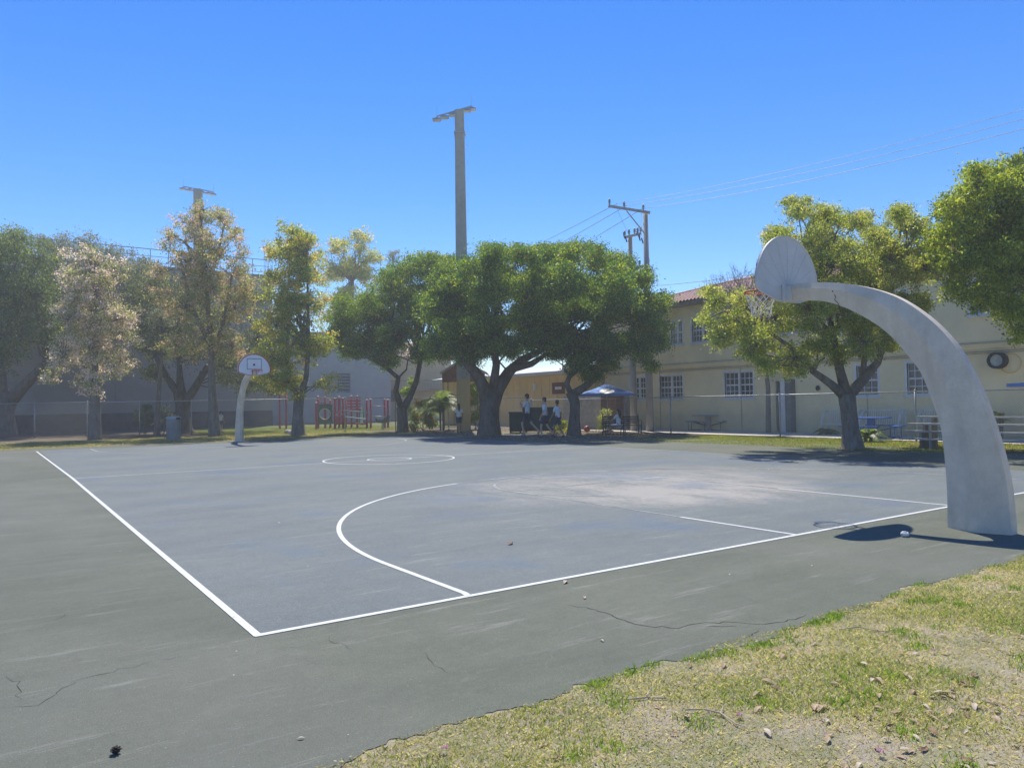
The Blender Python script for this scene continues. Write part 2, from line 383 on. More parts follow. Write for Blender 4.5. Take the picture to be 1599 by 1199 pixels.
M_soil = ground_mat('dry_lawn_soil', (.42, .36, .28), (.44, .39, .26), (.19, .22, .09))
M_lawn = ground_mat('mown_lawn', (.26, .22, .15), (.22, .21, .09), (.10, .15, .035), gl=.35, gh=.5)
M_mulch = ground_mat('shaded_mulch', (.16, .13, .10), (.20, .16, .12), (.10, .12, .05), gl=.55, gh=.75)
M_dirt = ground_mat('sandy_dirt', (.36, .29, .23), (.42, .36, .29), (.2, .2, .1), gl=.6, gh=.8)
sheet('terrain', -700, -700, 700, 900, -.09, M_lawn)
sheet('ground', -25, -30, 45, 75, -.05, M_mulch)
sheet('lawn', -12, 30.5, 17.5, 39.5, -.03, M_lawn)
sheet('playground_lawn', 9, 39.5, 30, 58, -.02, M_lawn)
sheet('dirt_strip', 15, -6, 19.2, 18.5, -.035, M_dirt)
sheet('grass_verge', 19.2, -6, 24.6, 16.5, -.03, M_lawn)
sheet('footpath', 24.9, -8, 28.4, 40, -.012, M_path)
def ragged(u): return -2.0+.05*math.sin(u*1.7)+.035*math.sin(u*4.3+1)+.022*math.sin(u*11+2)+.012*math.sin(u*23+math.sin(u*7))+.008*math.sin(u*47)
b = MB(); us = [-9+i*.03 for i in range(int(30/.03))]; low = [ragged(u)+rnd.uniform(-.014, .014) for u in us]
vs = []; fs = []
for i, u in enumerate(us):
    vs += [(u, low[i], -.05), (u, low[i], 0), (u, 30.6+.25*math.sin(u*.6)+rnd.uniform(-.05, .05), 0)]
for i in range(len(us)-1):
    a = i*3; fs += [(a, a+3, a+4, a+1), (a+1, a+4, a+5, a+2)]
b.add(vs, fs); o = b.build('pavement', M_green, fix=False); o['kind'] = 'structure'
bx = lambda i: 15.4
b = MB(); b.add([(0.02, 0.02, .002), (15.5, .02, .002), (15.5, 28.1, .002), (-.05, 28.1, .002)], [(0, 1, 2, 3)]); o = b.build('court_surface', M_blue, fix=False); o['kind'] = 'structure'
lineobj = []
def ribbon(pts, w, mat, name='court_line', z=.0042):
    b = MB(); vs = []; n = len(pts)
    for i, p in enumerate(pts):
        q = np.array(pts[min(i+1, n-1)])-np.array(pts[max(i-1, 0)]); q = q/np.linalg.norm(q); nn = np.array([-q[1], q[0]])*w/2
        vs += [(p[0]+nn[0], p[1]+nn[1], z), (p[0]-nn[0], p[1]-nn[1], z)]
    b.add(vs, [(2*i, 2*i+1, 2*i+3, 2*i+2) for i in range(n-1)]); o = b.build(name, mat, fix=False); o['kind'] = 'structure'; return o
def gp(x, y): g = G(x, y); return (g[0], g[1])
A0 = gp(403, 993); A1 = (15.24, A0[1]+.0)
def seg(a, b_, n=30): return [(a[0]+(b_[0]-a[0])*i/n, a[1]+(b_[1]-a[1])*i/n) for i in range(n+1)]
ribbon(seg((-.03, 0), (16.5, 0)), .055, M_line)
ribbon(seg(A0, (-.02, 14.25))+seg((-.02, 14.25), (-.16, 28.1))[1:], .055, M_line, z=.0047)
ribbon(seg((0, 14.15), (15.3, 14.25)), .055, M_mid, z=.0037)
ribbon(seg((15.3, 14.25), (15.45, 0)), .05, M_faded)
ribbon(seg((-.1, 28.1), (15.3, 28.1)), .05, M_faded)
ribbon(seg((15.3, 14.25), (15.3, 28.1)), .05, M_faded)
def arc(cx, cy, r, a0, a1, n=64): return [(cx+r*math.cos(math.radians(a0+(a1-a0)*i/n)), cy+r*math.sin(math.radians(a0+(a1-a0)*i/n))) for i in range(n+1)]
ribbon(arc(7.66, 14.2, 1.80, 0, 360, 96), .055, M_line, z=.0055)
ribbon(arc(7.66, 14.2, .60, 0, 360, 60), .05, M_line, z=.0055)
R3 = 6.0; ribbon([(1.62, 0)]+seg((1.64, .1), (7.62-R3, 1.55), 10)+arc(7.62, 1.55, R3, 180, 108, 60)[1:], .055, M_line, z=.0055)
ribbon(arc(7.62, 1.55, R3, 108, 0, 80)+seg((7.62+R3, 1.5), (7.62+R3, 0), 8), .05, M_faded, z=.0055)
ribbon(seg((5.86, 0), (5.86, 1.7), 10), .05, M_line, z=.0051); ribbon(seg((5.86, 1.7), (5.86, 5.5), 10), .035, M_faded, z=.0051)
ribbon(seg((9.4, 0), (9.4, 2.8), 10), .05, M_line, z=.0051); ribbon(seg((9.4, 2.8), (9.4, 5.5), 10), .05, M_faded, z=.0051)
ribbon(seg((5.86, 5.5), (9.4, 5.5), 10), .05, M_faded, z=.0051)
ribbon(arc(7.62, 5.5, 1.8, 60, 240, 50), .045, M_faded, z=.0055)
ribbon([(1.6, 28.1)]+arc(7.62, 26.5, 6.0, 180, 360, 80)+[(13.6, 28.1)], .05, M_faded, z=.0055)
# cracks in the paving, laid on it as thin flat dark strips
M_crack = simple('crack_dark', (.045, .047, .04), 1, var=.2)
def crack(px, w=.012):
    pts = []
    for i in range(len(px)-1):
        a = gp(*px[i]); c = gp(*px[i+1]); L = math.hypot(c[0]-a[0], c[1]-a[1]); n = max(2, int(L/.05))
        for j in range(n):
            t = j/n; pts.append((a[0]+(c[0]-a[0])*t+rnd.gauss(0, .014), a[1]+(c[1]-a[1])*t+rnd.gauss(0, .014)))
    b = MB(); vs = []; n = len(pts)
    for i, p in enumerate(pts):
        q = np.array(pts[min(i+1, n-1)])-np.array(pts[max(i-1, 0)]); q = q/(np.linalg.norm(q)+1e-9); s = w*.36*rnd.uniform(.2, 1)*min(1, (i+.3)/4, (n-i-.7)/4)
        vs += [(p[0]-q[1]*s, p[1]+q[0]*s, .0015), (p[0]+q[1]*s, p[1]-q[0]*s, .0015)]
    b.add(vs, [(2*i, 2*i+1, 2*i+3, 2*i+2) for i in range(n-1)]); o = b.build('pavement_crack', M_crack, fix=False); o['kind'] = 'structure'
crack([(880, 943), (915, 947), (960, 963), (1000, 977), (1060, 980), (1100, 972), (1150, 972), (1190, 975), (1230, 970), (1262, 956)], .014)
crack([(1167, 996), (1180, 985), (1187, 976)], .02); crack([(1080, 978), (1187, 976)], .01)
crack([(508, 990), (513, 1000), (545, 1008), (560, 1020)], .01); crack([(598, 1118), (606, 1105)], .012); crack([(725, 1108), (790, 1103)], .012)
crack([(0, 1105), (60, 1100), (120, 1062), (250, 1030), (330, 1020)], .008); crack([(30, 1095), (35, 1070), (0, 1050)], .008)
crack([(105, 1030), (118, 1017)], .01); crack([(60, 975), (95, 965), (110, 950)], .008); crack([(650, 1010), (680, 1040), (720, 1060)], .006)
# ================================================================== NEAR GRASS
def hz(x, y):
    return .018+min(1, max(0, -(y+2.0)*2.5))*(.012*math.sin(x*2.1+y)+.01*math.sin(y*3.3-x*.7)+.006*math.sin(x*9)*math.sin(y*8))
sheet('near_ground', -5, -9, 14, -1.86, -.022, M_soil, nx=190, ny=72, zf=hz)
def in_view(p): # inside the pavement-side lawn that the camera could see from near its stand
    return True
def grass(name, xy, zf, h, w, pal, lean=.5):
    n = len(xy); base = np.column_stack([xy, [zf(x, y) for x, y in xy]])
    a = nr.uniform(0, 2*np.pi, n); d = np.column_stack([np.cos(a), np.sin(a), np.zeros(n)]); l = nr.uniform(.1, 1, n)*lean
    a2 = nr.uniform(0, 2*np.pi, n); s = np.column_stack([np.cos(a2), np.sin(a2), np.zeros(n)])
    hh = (nr.uniform(.4, 1.2, n)*h)[:, None]; ww = (nr.uniform(.6, 1.3, n)*w)[:, None]
    tip = base+d*hh*l[:, None]+np.array([0, 0, 1])*hh; mid = base+d*hh*.3*l[:, None]+np.array([0, 0, .55])*hh
    P4 = np.stack([base-s*ww*.5, base+s*ww*.5, mid+s*ww*.4, tip], 1)
    o = link(name, quads_mesh(name, P4, np.clip(pick(pal, n)*nr.uniform(.85, 1.5, (n, 1)), 0, .85), M_blade)); o['kind'] = 'stuff'; return o
def fnoise(x, y, s=1.0): return (np.sin(x*1.9*s+1.3*np.sin(y*1.1*s))+np.sin(y*2.7*s+1.7*np.sin(x*1.6*s+2))+.7*np.sin(x*5.3*s+y*3.1*s))/2.7
cand = np.column_stack([nr.uniform(-.6, 9, 520000), nr.uniform(-4.9, -1.93, 520000)])
rel = cand-np.array([CX, CY]); dep = rel@Fv[:2]; lat = rel@Rv[:2]
keep = (dep > 2.4) & (dep < 9) & (lat/dep > -.35) & (lat/dep < .80) & (cand[:, 1] < -1.97+.03*np.sin(cand[:, 0]*6))
cand = cand[keep]; nz = fnoise(cand[:, 0], cand[:, 1], 1.6)
pg = np.clip(.62+.5*nz, .22, 1); cand = cand[nr.random(len(cand)) < pg]; nz = fnoise(cand[:, 0], cand[:, 1], 1.6)
gsel = nz+nr.normal(size=len(nz))*.45 > .14
PG = [(3, (.17, .24, .05)), (3, (.24, .28, .07)), (1.5, (.12, .19, .04)), (5, (.42, .38, .20))]
PD = [(3, (.44, .38, .23)), (3, (.36, .33, .18)), (1.5, (.20, .22, .08)), (1, (.48, .42, .28))]
hz2 = lambda x, y: hz(x, y)-.024
grass('grass', cand[gsel], hz2, .021, .004, PG, 1.3)
grass('dry_grass', cand[~gsel], hz2, .016, .004, PD, 2.2)
# brighter tufts
tx = []
for i in range(110):
    u = rnd.uniform(0, 7.5); v = rnd.uniform(-4.4, -2.1); k = rnd.randint(20, 110)
    tx.append(np.column_stack([nr.normal(u, .045, k), nr.normal(v, .045, k)]))
for i in range(26):   # weeds along the broken edge of the paving
    u = rnd.choice([rnd.uniform(1.0, 2.0), rnd.uniform(2.3, 3.4), rnd.uniform(0, 6)]); k = rnd.randint(30, 90)
    tx.append(np.column_stack([nr.normal(u, .05, k), np.minimum(nr.normal(ragged(u)-.035, .03, k), ragged(u)-.005)]))
grass('grass_tufts', np.concatenate(tx), hz2, .034, .0045, [(3, (.14, .24, .03)), (2, (.17, .27, .04)), (1, (.08, .15, .02))], .8)
flat = lambda x, y: -.03
def strip(name, x0, x1, y0, y1, n, h, pal, thr=-9):
    c = np.column_stack([nr.uniform(x0, x1, n), nr.uniform(y0, y1, n)]); c = c[fnoise(c[:, 0], c[:, 1], .9)+nr.normal(size=n)*.3 > thr]
    return grass(name, c, flat, h, .016, pal, .8)
PV = [(3, (.15, .21, .035)), (2, (.20, .25, .05)), (2, (.26, .24, .09)), (1, (.35, .31, .16))]
strip('verge_grass', 19.0, 24.5, 4.0, 16.5, 70000, .07, PV, -.2)
strip('left_lawn_grass', -8, 16, 30.9, 38.5, 60000, .055, [(2, (.15, .19, .04)), (3, (.27, .25, .08)), (3, (.36, .31, .14)), (2, (.45, .37, .22))], -.3)
strip('playground_grass', 9, 22, 38, 50, 50000, .07, PV, -.6)
# leaf litter far off (small, uncountable)
def litter(name, x0, x1, y0, y1, n, L, pal, z=-.02):
    c = np.column_stack([nr.uniform(x0, x1, n), nr.uniform(y0, y1, n), np.full(n, z)+nr.uniform(0, .02, n)])
    a = nr.uniform(0, 2*np.pi, n); d = np.column_stack([np.cos(a), np.sin(a), nr.uniform(-.2, .2, n)]); e = np.column_stack([-np.sin(a), np.cos(a), nr.uniform(-.3, .3, n)])
    s = nr.uniform(.5, 1.3, (n, 1))*L
    o = link(name, quads_mesh(name, np.stack([c-d*s*.5, c+e*s*.25, c+d*s*.5, c-e*s*.25], 1), pick(pal, n)*nr.uniform(.7, 1.2, (n, 1)), M_blade)); o['kind'] = 'stuff'; return o
PL = [(3, (.42, .33, .22)), (2, (.30, .20, .12)), (2, (.52, .44, .32)), (1, (.5, .35, .1))]
litter('leaf_litter', -6, 17, 30.5, 38.5, 5000, .10, PL); litter('leaf_litter', 19, 25, 1, 9, 3500, .10, PL); litter('leaf_litter', 16, 24, 17, 32, 5000, .09, PL, .0)
litter('leaf_litter', .5, 15, 29.5, 31, 500, .08, PL, .004)
litter('plant_crumbs', -.3, 8, -4.5, -2.0, 9000, .016, [(3, (.42, .35, .25)), (2, (.30, .22, .14)), (2, (.55, .50, .38))], .004)
litter('court_specks', -1, 14, -1.9, 12, 90, .022, [(2, (.6, .6, .55)), (1, (.2, .16, .1))], .012)
def fallen(name, L, Wd, curl, col, rough=.8):
    b = MB(); n = 6; vs = []
    for i in range(n+1):
        t = i/n; w = Wd/2*math.sin(math.pi*min(1, t*.92+.04))**.8; z = curl*math.sin(math.pi*t)*L
        vs += [((t-.5)*L, -w, z+w*.3), ((t-.5)*L, 0, z), ((t-.5)*L, w, z+w*.35)]
    for i in range(n):
        a = i*3; b.add([], []); 
    b.add(vs, [(3*i+j, 3*i+j+1, 3*i+j+4, 3*i+j+3) for i in range(n) for j in (0, 1)])
    b.tube([(.5*L, 0, 0), (.62*L, .004, .004)], .001, 4); return b.mesh(name)
fl = [fallen('fallen_leaf', .07, .028, .07, 0), fallen('fallen_leaf', .055, .024, -.08, 0), fallen('fallen_leaf', .08, .030, .13, 0)]
MF = [simple('dry_tan_leaf', (.40, .29, .18), .7, var=.3, scale=40), simple('dry_brown_leaf', (.24, .14, .08), .7, var=.3, scale=40), simple('bleached_leaf', (.50, .42, .31), .7, var=.2, scale=40)]
LB = ['dry tan fallen leaf curled on the patchy grass beside the court', 'dark brown fallen leaf lying on the patchy grass beside the court', 'bleached pale fallen leaf on the patchy grass beside the court']
fm = {}
for i in range(3):
    for j in range(3):
        me = fl[i].copy(); me.materials.append(MF[j]); fm[i, j] = me
spots = []
for i in range(150):
    if i < 95: px, py = rnd.gauss(1430, 110), rnd.gauss(1110, 60)
    else: px, py = rnd.uniform(750, 1599), rnd.uniform(930, 1199)
    if py > 1240 or px > 1640: continue
    g = G(px, py)
    if g[1] > -2.08 or px < 560: continue
    spots.append(g)
for g in spots:
    j = rnd.choice([0, 0, 0, 1, 2]); o = bpy.data.objects.new('fallen_leaf', fm[rnd.randrange(3), j]); C.objects.link(o)
    o.location = (g[0], g[1], hz2(g[0], g[1])+.012); o.rotation_euler = (rnd.gauss(0, .14), rnd.gauss(0, .14), rnd.uniform(0, 6.3)); s = rnd.uniform(.45, .95); o.scale = (s, s, s)
    d_ = math.hypot(g[0]-CX, g[1]-CY); e_ = abs(g[1]+2)
    wh = 'near the broken paving edge' if e_ < .35 else ('in the nearest band of grass' if d_ < 3.6 else ('in the middle of the grass' if d_ < 4.6 else 'in the far band of grass'))
    sz_ = 'tiny' if s < .6 else ('small' if s < .78 else 'large')
    tag(o, sz_+' '+['dry tan', 'dark brown', 'bleached pale'][j]+' fallen leaf '+wh, 'fallen leaf', 'fallen leaves scattered over the grass')
def single_leaf(px, py, mi, name, lab, cat, s=1, z=.006):
    g = G(px, py); o = bpy.data.objects.new(name, fm[2, mi]); C.objects.link(o); o.location = (g[0], g[1], z); o.scale = (s, s, s); o.rotation_euler = (0, 0, rnd.uniform(0, 6)); tag(o, lab, cat); return o
single_leaf(797, 850, 1, 'fallen_leaf', 'rust brown curled leaf alone on the blue court inside the three point arc', 'fallen leaf', 1.5)
single_leaf(883, 910, 2, 'fallen_leaf', 'pale leaf on green paving just outside the near baseline', 'fallen leaf', 1.1)
single_leaf(913, 934, 2, 'fallen_leaf', 'small pale curled leaf on green paving where the long crack begins', 'fallen leaf', .7)
single_leaf(940, 1001, 2, 'fallen_leaf', 'tiny pale leaf on green paving between the long crack and the grass', 'fallen leaf', .45)
single_leaf(470, 1154, 2, 'fallen_leaf', 'tiny white leaf on green paving left of the grass edge', 'fallen leaf', .4)
for px, py, lb_ in ((695, 1172, 'pink blossom in grass at the lower left tip of the lawn'), (1457, 1021, 'pink blossom in the far grass right of the dry twig'), (1155, 1125, 'pink blossom beside the long bent twig'), (1375, 1180, 'pink blossom among fallen leaves at the bottom right')):
    b = MB(); 
    for k in range(6): a = k*1.05; b.add([(0, 0, .004), (.014*math.cos(a), .014*math.sin(a), .012), (.018*math.cos(a+.4), .018*math.sin(a+.4), .006), (.013*math.cos(a+.8), .013*math.sin(a+.8), .014)], [(0, 1, 2, 3)])
    g = G(px, py); o = b.build('fallen_blossom', simple('pink_petal', (.50, .22, .30), .7, var=.2, scale=60), fix=False, loc=(g[0], g[1], hz2(g[0], g[1])+.02))
    tag(o, lb_, 'blossom', 'pink blossoms in the grass')
def twig(px, lab):
    pts = [G(*p) for p in px]; o0 = Vector(pts[0]); b = MB()
    b.tube([Vector((p[0], p[1], hz2(p[0], p[1])+.012+rnd.uniform(0, .006)))-Vector((o0.x, o0.y, 0)) for p in pts], [.004, .004, .0035, .003, .002][:len(pts)] if len(pts) <= 5 else .005, 6)
    m = len(pts)//2; p = pts[m]; b.tube([Vector((p[0]-o0.x, p[1]-o0.y, .012)), Vector((p[0]-o0.x+.07, p[1]-o0.y+.04, .02))], [.004, .002], 5)
    o = b.build('twig', simple('dry_twig', (.48, .40, .29), .85, scale=20), loc=(o0.x, o0.y, 0), fix=False); tag(o, lab, 'twig')
twig([(1070, 1113), (1100, 1112), (1125, 1118), (1150, 1135), (1163, 1140)], 'long bent dry twig lying on bare dusty grass')
twig([(1310, 983), (1340, 978), (1370, 986), (1400, 989)], 'dry twig lying near the broken edge of the paving')
twig([(975, 1092), (1010, 1089), (1040, 1091)], 'thin straight twig on the dry patch of grass left of the bent twig')
# pine-cone like dark lump and crushed foil
g = G(181, 1177); b = MB()
b.ball((0, 0, .016), (.017, .014, .015), 10)
for k in range(26): a = k*2.4; z = .003+.028*k/26; r = .016*math.sin(math.pi*(k+3)/32); b.bar((r*.6*math.cos(a), r*.6*math.sin(a), z), (r*1.5*math.cos(a), r*1.5*math.sin(a), z+.004), .008, .003)
o = b.build('seed_cone', simple('seed_cone_brown', (.05, .035, .03), .8, scale=40), loc=(g[0], g[1], 0)); tag(o, 'small dark seed cone on green paving near the bottom left', 'seed cone')
g = G(1413, 838); bm = bmesh.new(); bmesh.ops.create_icosphere(bm, subdivisions=3, radius=.04)
for v in bm.verts: v.co *= rnd.uniform(.78, 1.12); v.co.z = v.co.z*.8+.03
me = bpy.data.meshes.new('crumpled_paper'); bm.to_mesh(me); bm.free()
o = link('crumpled_paper', me, simple('white_crumpled_paper', (.7, .7, .68), .7, var=.1, scale=30), loc=(g[0], g[1], 0)); tag(o, 'crumpled ball of white paper lying in the hoop shadow on green paving', 'litter')
# thin volume added to lift the shadows, in place of lens glare
b = MB(); b.box(-710, -710, -1.2, 710, 910, 18.9)
hm = bpy.data.materials.new('shadow_lift_haze'); hm.use_nodes = True; ht = hm.node_tree
for n_ in list(ht.nodes):
    if n_.type != 'OUTPUT_MATERIAL': ht.nodes.remove(n_)
pv = ht.nodes.new('ShaderNodeVolumePrincipled'); pv.inputs['Color'].default_value = (.92, .96, .95, 1); pv.inputs['Density'].default_value = HAZE; pv.inputs['Anisotropy'].default_value = .2
ht.links.new(pv.outputs[0], ht.nodes['Material Output'].inputs['Volume'])
o = b.build('shadow_lift_haze', hm); o['kind'] = 'stuff'
# ================================================================== BASKETBALL GOALS
XP = 7.68
inner = [(1485.6, 822), (1484.5, 760), (1479.6, 700), (1473, 659), (1460, 621), (1445, 584), (1426, 557.6), (1396, 524), (1362.6, 499.4), (1325, 480.7), (1291, 471), (1250, 469), (1228, 470)]
outer = [(1587, 832), (1580, 760), (1569, 708), (1556, 665), (1538, 615), (1512, 563), (1487, 527), (1450, 492), (1405, 464), (1355, 448.5), (1305, 442), (1262, 443), (1226, 448)]
def catm(P, k=4):
    out = []; n = len(P)
    for i in range(n-1):
        p0, p1, p2, p3 = P[max(i-1, 0)], P[i], P[i+1], P[min(i+2, n-1)]
        for j in range(k):
            t = j/k; out.append(.5*((2*p1)+(-p0+p2)*t+(2*p0-5*p1+4*p2-p3)*t*t+(-p0+3*p1-3*p2+p3)*t**3))
    out.append(P[-1]); return out
Pi = catm([onx(*p, XP)[1:] for p in inner]); Po = catm([onx(*p, XP)[1:] for p in outer])
def goal(name, label, near):
    root = empty(name, (XP-.04, 0, 0) if near else (7.5, 28.15, 0), label, 'basketball hoop', 'basketball goals at the two ends of the court', 0 if near else math.pi)
    b = MB(); n = len(Pi); vs = []
    for i in range(n):
        t = i/(n-1); a, c = Pi[i], Po[i]
        if i == 0: a = np.array([a[0], -.05]); c = np.array([c[0], -.05])
        ha = .05+.005*t; hb = .19-.11*t; hc = .075-.01*t; fr = .5+.2*t; m = a+(c-a)*fr
        e = .10*(1-t)+.12*t
        for (q, h) in ((a, ha), (a+(m-a)*.86, hb*.93+ha*.04), (m, hb), (m+(c-m)*.14, hb*.95), (c, hc)): vs.append((-h, q[0], q[1]))
        for (q, h) in ((c, hc), (m+(c-m)*.14, hb*.95), (m, hb), (a+(m-a)*.86, hb*.93+ha*.04), (a, ha)): vs.append((h, q[0], q[1]))
    k = 10; fs = [(i*k+j, i*k+(j+1) % k, (i+1)*k+(j+1) % k, (i+1)*k+j) for i in range(n-1) for j in range(k)]+[tuple(range(k)), tuple((n-1)*k+j for j in range(k))[::-1]]
    b.add(vs, fs); b.build('post', M_conc, root)
    # expansion joint at the foot and the chipped spot on the arm
    ya = 1.27
    out = [(-.25, 2.86), (.25, 2.86), (.60, 2.955), (.675, 3.0)]+[(.69*math.cos(t), 3.07+.70*math.sin(t)) for t in np.linspace(.0, math.pi, 33)]+[(-.675, 3.0), (-.60, 2.955)]
    b = MB(); b.prism(out, ya, ya+.035, lambda p, q, d: (p, d, q)); bd = b.build('backboard', M_alu if near else M_bwhite, root, bevel=.006)
    b = MB(); hub = (0, 2.98)
    for a in np.linspace(.22, math.pi-.22, 9):
        L = .72 if math.sin(a) > .9 else .69/(max(abs(math.cos(a)), .62))*.98; L = min(L, .74)
        b.bar((0, ya+.008, hub[1]), (L*math.cos(a)*.97, ya+.008, hub[1]+L*math.sin(a)), .024, .024)
    b.bar((-.62, ya+.007, 3.36), (.62, ya+.007, 3.36), .024, .024)
    pr = [(p*.985, 3.07+(q-3.07)*.985) for p, q in out]
    b.tube([(p, ya+.002, q) for p, q in pr]+[(pr[0][0], ya+.002, pr[0][1])], .014, 6, cap=False)
    b.build('stiffening_rib', M_alu, bd)
    if True:
        b = MB(); N_ = len(out); inn = [(p*.93, 3.12+(q-3.12)*.92) for p, q in out]
        o1 = [(p*.995, 3.12+(q-3.12)*.995) for p, q in out]
        b.add([(p, ya+.039, q) for p, q in o1]+[(p, ya+.039, q) for p, q in inn], [(i, (i+1) % N_, N_+(i+1) % N_, N_+i) for i in range(N_)]); b.build('border_stripe', M_red, bd)
        b = MB()
        for (x0, z0, x1, z1) in ((-.305, 3.10, -.28, 3.56), (.28, 3.10, .305, 3.56), (-.28, 3.535, .28, 3.56), (-.28, 3.10, .28, 3.125)): b.box(x0, ya+.036, z0, x1, ya+.041, z1)
        b.build('target_square', simple('faded_grey_line', (.22, .23, .26), .6), bd)
        b = MB(); b.box(-.03, ya+.036, 3.26, .05, ya+.04, 3.34); b.build('scuff_sticker', M_dkmetal, bd)
    b = MB(); b.box(-.10, ya-.10, 2.86, .10, ya+.0, 3.06); b.box(-.16, ya-.02, 2.84, .16, ya-.003, 3.08); b.build('mounting_bracket', M_alu, root, bevel=.004)
    yr = ya+.035+.19+.229; zr = 3.05
    r = MB(); r.tube([(.229*math.cos(a), yr+.229*math.sin(a), zr) for a in np.linspace(0, 2*math.pi, 33)], .011, 8, cap=False)
    r.box(-.10, ya+.037, 2.90, .10, ya+.055, 3.07)
    for sx in (-1, 1): r.bar((sx*.07, ya+.05, 3.04), (sx*.11, yr-.2, zr), .02); r.bar((sx*.07, ya+.05, 2.93), (sx*.14, yr-.16, zr-.01), .012)
    for k_ in range(12): a = k_*math.pi/6; r.tube([(.229*math.cos(a), yr+.229*math.sin(a), zr-.008), (.229*math.cos(a), yr+.229*math.sin(a), zr-.03)], .004, 4)
    r.build('rim', M_red, root, smooth=True)
    if near:
        nt = MB(); rad = [.226, .20, .175, .155, .14, .135, .14]; zz = [zr-.02, zr-.08, zr-.14, zr-.20, zr-.26, zr-.31, zr-.35]
        for k_ in range(12):
            for sg in (-1, 1):
                pts = [(rad[i]*math.cos((k_+sg*i*.5)*math.pi/6)+.008*math.sin(k_*3+i), yr+rad[i]*math.sin((k_+sg*i*.5)*math.pi/6), zz[i]+.012*math.sin(k_*2+i)) for i in range(7)]
                nt.tube(pts, .0032, 4)
        nt.build('net', M_net, root, smooth=True)
    else:
        nt = MB()
        for k_ in range(12):
            a = k_*math.pi/6; nt.tube([(.22*math.cos(a), yr+.22*math.sin(a), zr-.02), (.19*math.cos(a+.2), yr+.19*math.sin(a+.2), zr-.1-.05*(k_ % 3))], .004, 4)
        nt.build('net', simple('faded_pink_cord', (.6, .35, .3), .8), root)
    b = MB(); b.box(-.36, -1.7, -.02, .36, -.55, .03) if not near else None
    if not near: b.build('footing', M_poled, root, bevel=.01)
    if near: # rust spot and crack lines on the arm side, hole at the foot
        b = MB()
        for (px, py, r_) in ((1301, 454, .022), (1525, 752, .012)):
            q = onx(px, py, XP-.04-.13 if py > 700 else XP-.04-.088); b.ball((q[0]-XP+.04, q[1], q[2]), (.01, r_, r_), 10)
        b.build('rust_spot', simple('rust_stain', (.16, .08, .045), .9, scale=30), root)
        b = MB(); cp = [(1302, 458), (1305, 464), (1303, 468), (1309, 474), (1311, 480)]
        b.tube([(lambda q: (q[0]-XP+.04, q[1], q[2]))(onx(p[0], p[1], XP-.04-.084)) for p in cp], .004, 4)
        b.build('arm_crack', M_crack, root)
        b = MB(); b.tube([(lambda q: (q[0]-XP+.04, q[1], q[2]))(onx(p[0], p[1], XP-.167)) for p in ((1528, 829), (1527, 800), (1526, 770))], .003, 4); b.build('seam', M_white, root)
    return root
goal('basketball_goal', 'near basketball goal seen from behind, curved pale concrete post with white net', True)
goal('basketball_goal', 'far basketball goal facing the camera, white board with red border on a curved post', False)
# ================================================================== BUILDINGS
def wall_holes(b, axis, c0, c1, s0, s1, z0, z1, holes, mi=0):
    """wall slab between planes c0..c1 on `axis` ('x' or 'y'), spanning s0..s1, with rectangular holes (a0,a1,h0,h1)"""
    xs = sorted({s0, s1, *[h[0] for h in holes], *[h[1] for h in holes]}); zs = sorted({z0, z1, *[h[2] for h in holes], *[h[3] for h in holes]})
    for i in range(len(xs)-1):
        for j in range(len(zs)-1):
            mx, mz = (xs[i]+xs[i+1])/2, (zs[j]+zs[j+1])/2
            if any(h[0] < mx < h[1] and h[2] < mz < h[3] for h in holes): continue
            if axis == 'x': b.box(c0, xs[i], zs[j], c1, xs[i+1], zs[j+1], mi)
            else: b.box(xs[i], c0, zs[j], xs[i+1], c1, zs[j+1], mi)
def window_x(root, X, v0, v1, z0, z1, cols, rows, lab=None, double=True):
    fr = MB(); t = .07; xf = X-.03; o = (X, v0, z0)
    fr.box(xf, v0-.09, z0-.08, xf+.16, v0, z1+.09); fr.box(xf, v1, z0-.08, xf+.16, v1+.09, z1+.09)
    fr.box(xf, v0, z1, xf+.16, v1, z1+.09); fr.box(xf-.06, v0-.14, z0-.13, xf+.16, v1+.14, z0-.0805)
    fr.box(xf, v0, z0-.08, xf+.16, v1, z0)
    n = 2 if double else 1; wv = (v1-v0)/n
    w = fr.build('window', M_white, root)
    if lab: w['label'] = lab
    g = MB(); g.box(X+.10, v0, z0, X+.12, v1, z1); g.build('glass', M_glass, w)
    m = MB()
    for k in range(n):
        a0, a1 = v0+k*wv+(.05 if k else 0), v0+(k+1)*wv-(.05 if k < n-1 else 0)
        if k < n-1: m.box(X+.03, a1, z0, X+.1, a1+.10, z1)
        for i in range(cols+1): c = a0+(a1-a0)*i/cols; h = .035 if i in (0, cols) else .014; m.box(X+.065, max(v0, c-h), z0, X+.097, min(v1, c+h), z1)
        for j in range(rows+1): c = z0+(z1-z0)*j/rows; h = .035 if j in (0, rows, rows//2) else .014; m.box(X+.062, a0, max(z0, c-h), X+.094, a1, min(z1, c+h))
    m.build('muntin', M_white, w)
XW = 28.5
def wr(x0, y0, x1, y1): # photo rectangle on the facade -> v0,v1,z0,z1
    a = onx(x0, (y0+y1)/2, XW); c = onx(x1, (y0+y1)/2, XW); t = onx((x0+x1)/2, y0, XW)[2]; bo = onx((x0+x1)/2, y1, XW)[2]
    return min(a[1], c[1]), max(a[1], c[1]), bo, t
WZ0, WZ1 = 1.62, 2.86
def wv(x0, x1, z0=WZ0, z1=WZ1):
    a = onx(x0, 600, XW)[1]; c = onx(x1, 600, XW)[1]; return (min(a, c), max(a, c), z0, z1)
wins = [(wv(1031, 1066), True), (wv(1132, 1176), True), (wv(1338, 1371), False), (wv(1417, 1450), False), (wv(984, 1012), True)]
